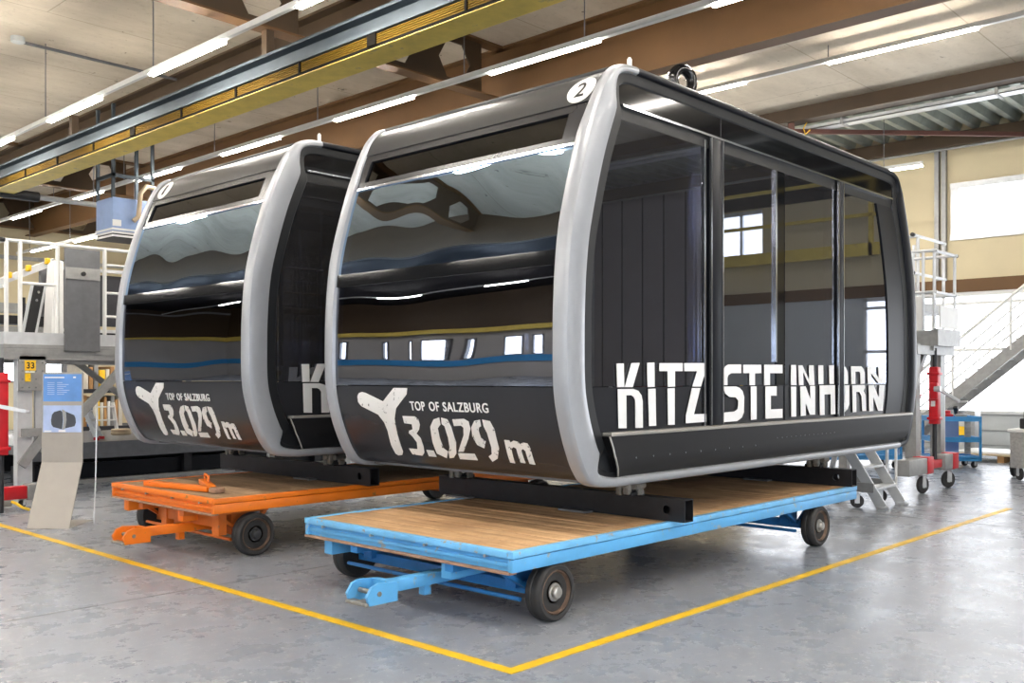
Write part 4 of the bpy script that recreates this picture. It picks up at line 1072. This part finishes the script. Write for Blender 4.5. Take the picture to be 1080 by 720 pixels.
cols = ['cardboard', 'blue_deep', 'paper', 'yellow_sticker', 'paper', 'cardboard', 'white', 'galv', 'cardboard', 'paper']
nmz = ['brown', 'blue', 'pale', 'yellow', 'cream', 'tan', 'white', 'grey', 'kraft', 'light']
x = 8.0
for i, cm in enumerate(cols):
    wv = random.uniform(.05, .1); hz = random.uniform(.45, .62)
    tag(MB().box(x, x+wv, 19.05, 19.9, .701, .701+hz, .004).build('upright_board', cm, None), '%s board standing on edge in the lower shelf bay behind the left platform' % nmz[i], 'board', 'boards on edge in the shelf'); x += wv+.015
x = 8.0
for i, cm in enumerate(['paper', 'cardboard', 'galv', 'yellow_sticker', 'paper', 'cardboard']):
    wv = random.uniform(.06, .12); hz = random.uniform(.35, .55)
    tag(MB().box(x, x+wv, 19.05, 19.9, 1.441, 1.441+hz, .004).build('upright_board', cm, None), '%s board standing on edge in the middle shelf bay behind the left platform' % ['ivory', 'brown', 'grey', 'yellow', 'white', 'tan'][i], 'board', 'boards on edge in the shelf'); x += wv+.02
for k in range(2):
    tag(MB().box(10.6, 12.4, 19.05, 19.8, .702+k*.15, .702+k*.15+.13, .01).build('timber_stack', 'cardboard', None), ['lower pale timber block lying in the shelf bay', 'upper pale timber block lying in the shelf bay'][k], 'timber', 'timber in the shelf')
co = MB(); co.lathe([(.07, 0), (.16, 0), (.175, .02), (.175, .04), (.16, .055), (.17, .065), (.17, .09), (.155, .105), (.07, .105)], (7.78, 16.9, .641), 'z', 32)
tag(co.build('coil', 'tan'), 'round tan coil lying on the dark platform beside the white ladder', 'coil')

# info stand ----------------------------------------------------------------
def info_stand():
    t = thing('info_stand', 'bent grey sheet metal info stand with two blue posters', 'info stand', (0, 0, 0))
    w, th = .46, .012
    pts = [(-.03, 0), (0, .012), (.36, .70), (.40, 1.70)]
    prof2 = [(0., .008), (.34, .70), (.36, 1.72)]
    m = MB()
    a = [(x, z) for x, z in prof2]; b = [(x+th*1.2, z) for x, z in prof2][::-1]
    m.prism([(p[0], p[1]) for p in a+b], 'xz', -w/2, w/2); m.build('bent_sheet', 'totem', t, 15)
    m = MB(); m.box(-.01, .62, -w/2, w/2, 0, .008); m.build('foot_plate', 'totem', t, 0)
    def on(z): return .34+(z-.70)*(.02/1.02)
    def poster(z0, z1, mat, nm):
        m = MB(); m.prism([(on(z0)-.004, z0), (on(z1)-.004, z1), (on(z1)-.001, z1), (on(z0)-.001, z0)], 'xz', -w/2+.015, w/2-.015); return m.build(nm, mat, t, 0)
    p1 = poster(1.39, 1.70, 'postblue', 'poster'); p2 = poster(1.04, 1.345, 'postblue2', 'poster')
    def pr(par, nm, mat, polys):
        m = MB()
        for poly in polys:
            V0 = [m.bm.verts.new((on(z)-.0055, -y, z)) for y, z in poly]; m.bm.faces.new(V0)
        r = bmesh.ops.extrude_face_region(m.bm, geom=m.bm.faces[:]); bmesh.ops.translate(m.bm, verts=[v for v in r['geom'] if isinstance(v, bmesh.types.BMVert)], vec=(.0015, 0, 0))
        m.build(nm, mat, par, 0)
    R = lambda y0, y1, z0, z1: [(y0, z0), (y1, z0), (y1, z1), (y0, z1)]
    # unreadable small print as faint bars
    pr(p1, 'heading', 'white', [R(-.20, .02, 1.655, 1.668)]); pr(p1, 'corner_mark', 'white', [R(.12, .15, 1.655, 1.672)])
    pr(p1, 'small_print', 'postblue2', [R(-.17, -.09, 1.60-i*.022, 1.606-i*.022) for i in range(7)]+[R(-.06, -.06+.06+.1*((i*37) % 10)/10, 1.60-i*.022, 1.607-i*.022) for i in range(7)])
    # silhouette of a cabin
    pr(p2, 'cabin_picture', 'postdark', [[(-.12, 1.13), (-.10, 1.10), (.0, 1.075), (.01, 1.18), (.0, 1.27), (-.02, 1.29), (-.09, 1.27), (-.115, 1.24), (-.125, 1.18)], [(.035, 1.085), (.14, 1.11), (.155, 1.15), (.15, 1.2), (.135, 1.235), (.04, 1.275), (.05, 1.18)]])
    pr(p2, 'cabin_picture', 'galv', [[(.004, 1.07), (.033, 1.08), (.05, 1.18), (.036, 1.28), (.0, 1.30), (-.002, 1.285), (.016, 1.18)]])
    pr(p2, 'poster_clouds', 'white', [R(-.2, -.12, 1.045, 1.06), R(-.04, .04, 1.045, 1.065)])
    return t
st = info_stand(); st.location = (4.2, 10.9, .0); st.rotation_euler = (0, 0, math.radians(44))
q = MB(); q.tube([(4.72, 10.86, 1.28), (4.7, 10.84, .6), (4.66, 10.8, .01)], .008, 8)
tag(q.build('rod', 'alu'), 'thin pale rod leaning beside the info stand', 'rod')

# heater hung below the ceiling
t = thing('air_heater', 'pale blue air heater in a frame hung above the left platform', 'heater', (9.25, 20, 4.65))
q = MB(); q.box(8.85, 9.75, 19.6, 20.4, 4.72, 5.42, .01); hb = q.build('casing', 'lightblue', t)
q = MB()
for k in range(3): q.box(8.83, 9.77, 19.585, 19.6, 4.6+k*.07, 4.64+k*.07); q.box(8.835, 8.85, 19.6, 20.4, 4.6+k*.07, 4.64+k*.07)
q.build('louvre', 'white', t, 0)
q = MB(); q.box(8.86, 9.74, 19.61, 20.39, 4.58, 4.72); q.build('outlet', 'ink', t, 0)
q = MB(); q.box(8.84, 9.02, 19.58, 19.6, 4.82, 4.95); q.build('rating_plate', 'white', t, 0)
for x in (8.85, 9.7):
    for y in (19.62, 20.35): MB().box(x, x+.06, y, y+.06, 5.4, 7.4).build('hanger', 'crane_grey', t, 0)
q = MB(); q.box(8.85, 9.76, 19.62, 19.68, 5.85, 5.92); q.box(8.85, 8.91, 19.62, 20.4, 5.85, 5.92); q.build('frame_rail', 'crane_grey', t, 0)
q = MB(); q.tube([(9.25, 19.52, 4.95), (9.35, 19.5, 5.05), (9.4, 19.5, 5.55), (9.55, 19.55, 5.72), (9.9, 19.7, 5.72)], .05, 10); q.build('pipe', 'tan', t)
t = thing('sprinkler_pipe', 'pipe run under the ceiling leading to the air heater', 'pipe', (6, 22, 5.5))
q = MB(); q.cyl((3.5, 21.8, 5.6), (11.0, 21.8, 5.6), .06, 10); q.build('pipe', 'galv', t)
q = MB(); q.cyl((7.4, 21.8, 5.6), (8.2, 21.8, 5.6), .11, 12); q.build('valve', 'ink', t)
for x in (4.2, 9.4): MB().cyl((x, 21.8, 5.6), (x, 21.8, 7.4), .012, 6).build('hanger', 'galv_dark', t)
t = thing('wall_column', 'grey steel column against the far wall', 'column', (6.6, 32.8, 0))
MB().box(6.5, 6.75, 32.6, 32.9, 0, 6.5).build('column', 'galv', t, 0)

# ================================================================== RIGHT SIDE
t = thing('work_platform', 'tall work platform with white railings right of the front cabin', 'work platform', (14.6, 6, 0))
X0, X1, Y0, Y1, zd = 14.45, 15.42, 5.03, 6.3, 2.36
q = MB(); q.box(X0, X1, Y0, Y1, zd-.06, zd, .006); q.build('deck', 'galv', t, 20)
q = MB(); q.box(X0, X1, Y0-.03, Y0+.03, zd-.23, zd+.02); q.box(X0, X1, Y1-.06, Y1, zd-.22, zd-.06); q.box(X1-.06, X1, Y0+.03, Y1-.06, zd-.22, zd-.06); q.box(X0, X0+.05, Y0+.03, Y1-.06, zd-.3, zd-.06); q.build('deck_frame', 'galv', t, 20)
MB().box(14.62, 15.38, Y0-.005, Y0+.02, zd+.04, zd+.36).build('toe_panel', 'white', t, 0)
MB().box(14.48, 14.5, Y0+.2, Y1-.1, zd, zd+.5).build('side_panel', 'white', t, 0)
MB().box(14.44, 14.475, Y0+.34, Y0+.40, zd+.2, zd+.32).build('red_reflector', 'red', t, 0)
ztop = 3.53
for x, y in ((14.5, Y0+.04), (15.36, Y0+.04), (14.5, Y0+.2), (14.5, Y0+.36), (15.36, Y1-.05), (14.5, Y1-.05)):
    MB().cyl((x, y, zd-.2), (x, y, ztop), .024, 10).build('post', 'alu', t)
for p, qq in (((14.45, Y0+.04, ztop), (15.42, Y0+.04, ztop)), ((14.5, Y0, ztop), (14.5, Y1, ztop)), ((15.36, Y0, ztop), (15.36, Y1, ztop)), ((14.5, Y0+.04, 2.92), (15.36, Y0+.04, 2.92)), ((14.5, Y0, 2.92), (14.5, Y1, 2.92)), ((15.36, Y0, 2.92), (15.36, Y1, 2.92))):
    rail(t, p, qq, .024, 'alu')
MB().cyl((15.42, Y0+.04, ztop), (15.46, Y0+.04, ztop), .028, 8).build('rail_cap', 'blackplastic', t)
for x in (14.0, 15.0):
    q = MB(); q.box(x, x+.17, Y0+.12, Y0+.28, .3, zd-.2, .006); q.build('mast', 'galv', t, 20)
    q = MB(); q.box(x+.03, x+.14, Y0+1.6, Y0+1.74, .0, zd-.2, .006); q.build('mast', 'galv', t, 20)
q = MB(); q.box(13.9, 15.4, Y0+.06, Y0+.34, zd-.36, zd-.23); q.bar((14.1, Y0+.2, 1.55), (14.6, Y0+.2, zd-.3), .05, .1); q.build('head_beam', 'galv', t, 0)
for x0, x1 in ((13.3, 14.2), (14.7, 15.25)):
    q = MB(); q.box(x0, x1-.22, Y0-.05, Y0+.15, .30, .52, .008); q.build('base_beam', 'galv', t)
    q = MB(); q.box(x1-.22, x1, Y0-.06, Y0+.16, .29, .53, .008); q.build('beam_end', 'red', t)
q = MB(); q.box(14.2, 15.0, Y0+.0, Y0+.14, .34, .455, .006); q.build('base_beam', 'red', t)
for x, y, a in ((14.06, Y0+.05, -.25), (15.1, Y0+.05, -.45), (13.35, Y0+1.7, .2), (15.3, Y0+1.7, .2)): caster(t, x, y, .125, 'tyre', a)
screw_jack('red screw jack with crank on the work platform at right', 14.6, 5.1, .46, .98, 1.82, 2.1, (.42, -.15, -.19))
t2 = thing('rear_work_platform', 'second work platform with high railing farther behind the right one', 'work platform', (17.4, 6.8, 0))
MB().box(16.7, 18.2, 6.1, 6.72, 2.8, 2.95, .006).build('deck', 'galv', t2, 20)
for x, y in ((16.8, 6.15), (18.05, 6.15), (16.8, 6.68), (18.05, 6.68)): MB().cyl((x, y, 0 if y > 7 or x > 0 else 0), (x, y, 4.12), .03, 10).build('post', 'alu', t2)
for z in (4.1, 3.45): rail(t2, (16.6, 6.15, z), (18.15, 6.15, z), .026, 'alu'); rail(t2, (16.8, 6.15, z), (16.8, 6.7, z), .026, 'alu'); MB().cyl((16.54, 6.15, z), (16.6, 6.15, z), .036, 8).build('rail_cap', 'blackplastic', t2)
q = MB(); q.box(15.75, 16.85, 6.1, 6.2, 1.30, 1.38, .01); q.box(15.72, 15.84, 6.04, 6.26, 1.25, 1.42, .02)
q.build('red_arm', 'red', t2)

# aluminium mobile steps under the far end of the front cabin
def mobile_steps():
    t = thing('mobile_steps', 'aluminium mobile steps with castors beside the blue trolley', 'steps', (0, 0, 0))
    w = .62
    for s in (0, w):
        MB().bar((0, s, .02), (-.64, s, 1.02), .03, .13, up=(1, 0, 0)).build('stile', 'alu', t, 0)
        MB().box(-.07, .09, s-.03, s+.03, 0, .035, .008).build('foot', 'alu', t)
        MB().bar((-1.0, s, .2), (-.8, s, 1.0), .03, .07, up=(1, 0, 0)).build('back_leg', 'alu', t, 0)
    for k in range(4):
        f = (k+1)*.245; MB().box(-.64*f-.09, -.64*f+.09, .01, w-.01, 1.02*f-.015, 1.02*f+.015, .004).build('tread', 'alu', t)
    for s in (-.03, w): MB().box(-.75, -.1, s, s+.03, .2, .32, .004).build('base_rail', 'galv', t, 20)
    for x, y in ((-.3, -.06), (-.3, w+.06), (-.9, -.06), (-.9, w+.06)): caster(t, x, y, .085, 'tyre', .5)
    MB().cyl((-.1, w+.08, .03), (-.1, w+.08, 1.02), .018, 10).build('hand_post', 'white_metal', t)
    return t
ms = mobile_steps(); ms.location = (12.02, 4.84, 0); ms.rotation_euler = (0, 0, math.radians(-90))

# blue louvre trolley
def cart(name, label, w, d, h, shelves):
    t = thing(name, label, 'cart', (0, 0, 0))
    for x in (0, w-.04):
        for y in (0, d-.04): MB().box(x, x+.04, y, y+.04, .14, h, .004).build('post', 'cartblue', t)
    for z in shelves:
        q = MB(); q.box(0, w, 0, d, z, z+.02); q.box(0, w, 0, .02, z-.04, z+.05); q.box(0, w, d-.02, d, z-.04, z+.05); q.box(0, .02, 0, d, z-.04, z+.05); q.box(w-.02, w, 0, d, z-.04, z+.05)
        q.build('shelf', 'cartblue', t, 0)
    for x, y in ((.08, .1), (w-.1, .1), (.08, d-.1), (w-.1, d-.1)): caster(t, x, y, .06, 'tyre', .4)
    return t
ct = cart('tool_cart', 'blue three tier tool cart in front of the grey wall', .86, .66, .95, (.17, .52, .9))
for x in (.14, .6):
    q = MB(); q.box(x, x+.1, .1, .14, .25, .9)
    for k in range(8): q.box(x+.01, x+.09, .07, .1, .28+k*.075, .31+k*.075, .005)
    q.build('louvre_strip', 'galv', ct, 0)
MB().box(.28, .56, .3, .33, .22, .88).build('back_panel', 'lightblue', ct, 0)
ct.location = (18.2, 6.38, 0); ct.rotation_euler = (0, 0, math.radians(-52))
rc = ct.matrix_basis.copy()
mw = Matrix.Translation(ct.location) @ Matrix.Rotation(math.radians(-52), 4, 'Z')
junk = [('black hose bundle', 'blackplastic'), ('red machine part', 'red'), ('grey clamp', 'galv'), ('black tool', 'ink')]
pos = [(.13, .3), (.37, .35), (.6, .3), (.60, .50)]
for (nm, mt), (px, py) in zip(junk, pos):
    c = mw @ Vector((px, py, .925)); q = MB()
    if 'hose' in nm:
        for k in range(3): q.tube([c+Vector((.085*math.cos(a), .085*math.sin(a), .03+k*.035)) for a in [2*math.pi*i/14 for i in range(14)]], .018, 6, True)
    elif 'tool' in nm:
        q.bar(c+Vector((-.1, 0, .19)), c+Vector((.08, .03, .055)), .08, .05, bev=.01)
    else:
        q.lathe([(.02, 0), (.1, 0), (.11, .05), (.06, .07), (.06, .12), (.02, .13)], c, 'z', 16); q.box(c.x-.11, c.x+.1, c.y-.03, c.y+.03, c.z+.01, c.z+.05, .008)
    tag(q.build(nm.replace(' ', '_'), mt), nm+' lying on top of the blue tool cart', 'tool')
# second blue cart and bins seen below the cabin end
c2 = cart('bin_cart', 'blue bin cart behind the mobile steps, partly under the cabin', 1.6, .7, .95, (.2, .6))
MB().box(.05, 1.55, .05, .1, .25, .58).build('front_panel', 'cartblue', c2, 0)
c2.location = (16.6, 7.9, 0); c2.rotation_euler = (0, 0, math.radians(-45))
mw = Matrix.Translation(c2.location) @ Matrix.Rotation(math.radians(-45), 4, 'Z')
for k, mt in enumerate(('cartblue', 'ink', 'lightblue')):
    m = MB(); m.box(.1+k*.5, .5+k*.5, .1, .55, .66, .92, .012, None)
    bmesh.ops.transform(m.bm, matrix=mw, verts=m.bm.verts)
    tag(m.build('storage_bin', mt), ['blue', 'black', 'pale blue'][k]+' storage bin on the blue bin cart under the cabin end', 'bin', 'bins on the blue cart')
# grey control cabinet leaning on the wall, pallet
t = thing('control_cabinet', 'grey cabinet with yellow sticker behind the blue tool cart', 'cabinet', (21.9, 7.2, .0))
q = MB(); q.box(21.7, 22.1, 6.75, 7.55, .0, .95, .01); cb = q.build('body', 'galv', t)
MB().box(21.685, 21.70, 6.85, 7.45, .08, .88).build('door', 'greywall', t, 0)
MB().box(21.675, 21.685, 6.95, 7.07, .42, .62).build('sticker', 'yellow_sticker', t, 0)
t = thing('pallet', 'wooden pallet with pale top beside the grey wall', 'pallet', (20.7, 5.9, 0))
for k in range(3): MB().box(20.2, 21.3, 5.0+k*.75, 5.12+k*.75, .0, .13).build('skid', 'cardboard', t, 0)
q = MB(); q.box(20.15, 21.35, 4.95, 6.7, .13, .16); q.build('boards', 'wood_light', t, 0)
MB().box(20.2, 21.3, 5.0, 6.65, .161, .20, .004).build('pale_sheet', 'white', t)
# chequer plate cart at the right edge
t = thing('chequer_cart', 'chequer plate cart with black castors at the right edge', 'cart', (17.4, 4.3, 0))
q = MB(); q.box(16.9, 17.9, 3.7, 4.72, .2, .78, .015); q.build('body', 'checker', t)
q = MB(); q.box(16.87, 17.93, 3.67, 4.75, .78, .83, .008); q.build('lid', 'white', t)
for x, y in ((17.0, 4.6), (17.8, 4.6), (17.0, 3.8), (17.8, 3.8)): caster(t, x, y, .1, 'tyre', .8)
q = MB(); q.lathe([(.05, -.03), (.15, -.03), (.17, 0), (.15, .03), (.05, .03)], (17.5, 4.82, .17), 'y', 24); q.build('side_wheel', 'tyre', t)
q = MB(); q.box(17.3, 17.5, 4.75, 4.82, .5, .56); q.cyl((17.5, 4.8, .6), (17.3, 4.8, .6), .03, 8); q.build('latch', 'ink', t)
q = MB(); q.box(17.05, 17.3, 4.42, 4.62, .832, 1.0, .02); q.prism([(17.1, .99), (17.25, 1.0), (17.2, 1.25), (17.1, 1.3)], 'xz', 4.47, 4.57, .01)
tag(q.build('machine_head', 'blackplastic'), 'black and grey machine head standing on the chequer cart', 'machine')
t = thing('barrier_post', 'thin white pole behind the chequer cart at the right edge', 'pole', (20.4, 4.75, 0))
MB().cyl((20.4, 4.75, 0), (20.4, 4.75, 1.8), .03, 10).build('pole', 'white_metal', t)
MB().cyl((20.4, 4.75, 1.74), (20.4, 4.75, 1.82), .06, 10).build('pole_cap', 'galv', t)
MB().cyl((20.4, 4.75, 0), (20.4, 4.75, .03), .16, 16).build('pole_foot', 'galv', t)

# staircase in front of the glazed wall
t = thing('staircase', 'grey steel staircase with railing before the bright windows', 'staircase', (22, 6.5, 0))
yb, sl = 8.8, .837
def stz(y): return (yb-y)*sl
for x in (21.55, 22.45):
    q = MB(); q.prism([(yb, 0), (yb-.35, 0), (3.6, stz(3.6)-.29), (3.6, stz(3.6)+.02), (yb+.0, .02)], 'yz', x-.02, x+.02); q.build('stringer', 'galv', t, 0)
n = 22
for k in range(1, n):
    y = yb-k*.25
    if y < 3.7: break
    MB().box(21.57, 22.43, y-.13, y+.13, stz(y)-.05, stz(y)-.02).build('tread', 'galv', t, 0)
for hh, r in ((1.0, .028), (.72, .016), (.46, .016), (.22, .016)):
    MB().cyl((21.55, 8.3, stz(8.3)+hh), (21.55, 3.6, stz(3.6)+hh), r*1.25, 10).build('handrail' if hh == 1 else 'mid_rail', 'white_metal', t)
for y in (8.3, 7.15, 6.0, 4.85, 3.7):
    MB().cyl((21.55, y, stz(y)-.1), (21.55, y, stz(y)+1.0), .028, 10).build('baluster', 'white_metal', t)

# ================================================================== LIGHT, WORLD, CAMERA
wd = bpy.data.worlds.new('sky'); S.world = wd; wd.use_nodes = True
bg = wd.node_tree.nodes['Background']; bg.inputs[0].default_value = (.85, .92, 1, 1); bg.inputs[1].default_value = .5

cam = bpy.data.cameras.new('camera'); co = bpy.data.objects.new('camera', cam); COL.objects.link(co); S.camera = co
cam.sensor_width = 36; cam.lens = 1010/1080*36; cam.shift_y = 39/1080; cam.clip_end = 200; cam.clip_start = .05
co.location = (0, 0, 1.65); co.rotation_euler = (math.radians(90), 0, math.atan2(.683, .7306)-math.pi/2)

S.view_settings.view_transform = 'Standard'; S.view_settings.look = 'None'
S.view_settings.gamma = 1; S.view_settings.use_curve_mapping = False
S.view_settings.exposure = EXPO
cy = S.cycles
cy.use_denoising = True
cy.max_bounces = 10; cy.diffuse_bounces = 5; cy.glossy_bounces = 5; cy.transparent_max_bounces = 16; cy.transmission_bounces = 4
cy.sample_clamp_indirect = 8; cy.caustics_reflective = False; cy.caustics_refractive = False
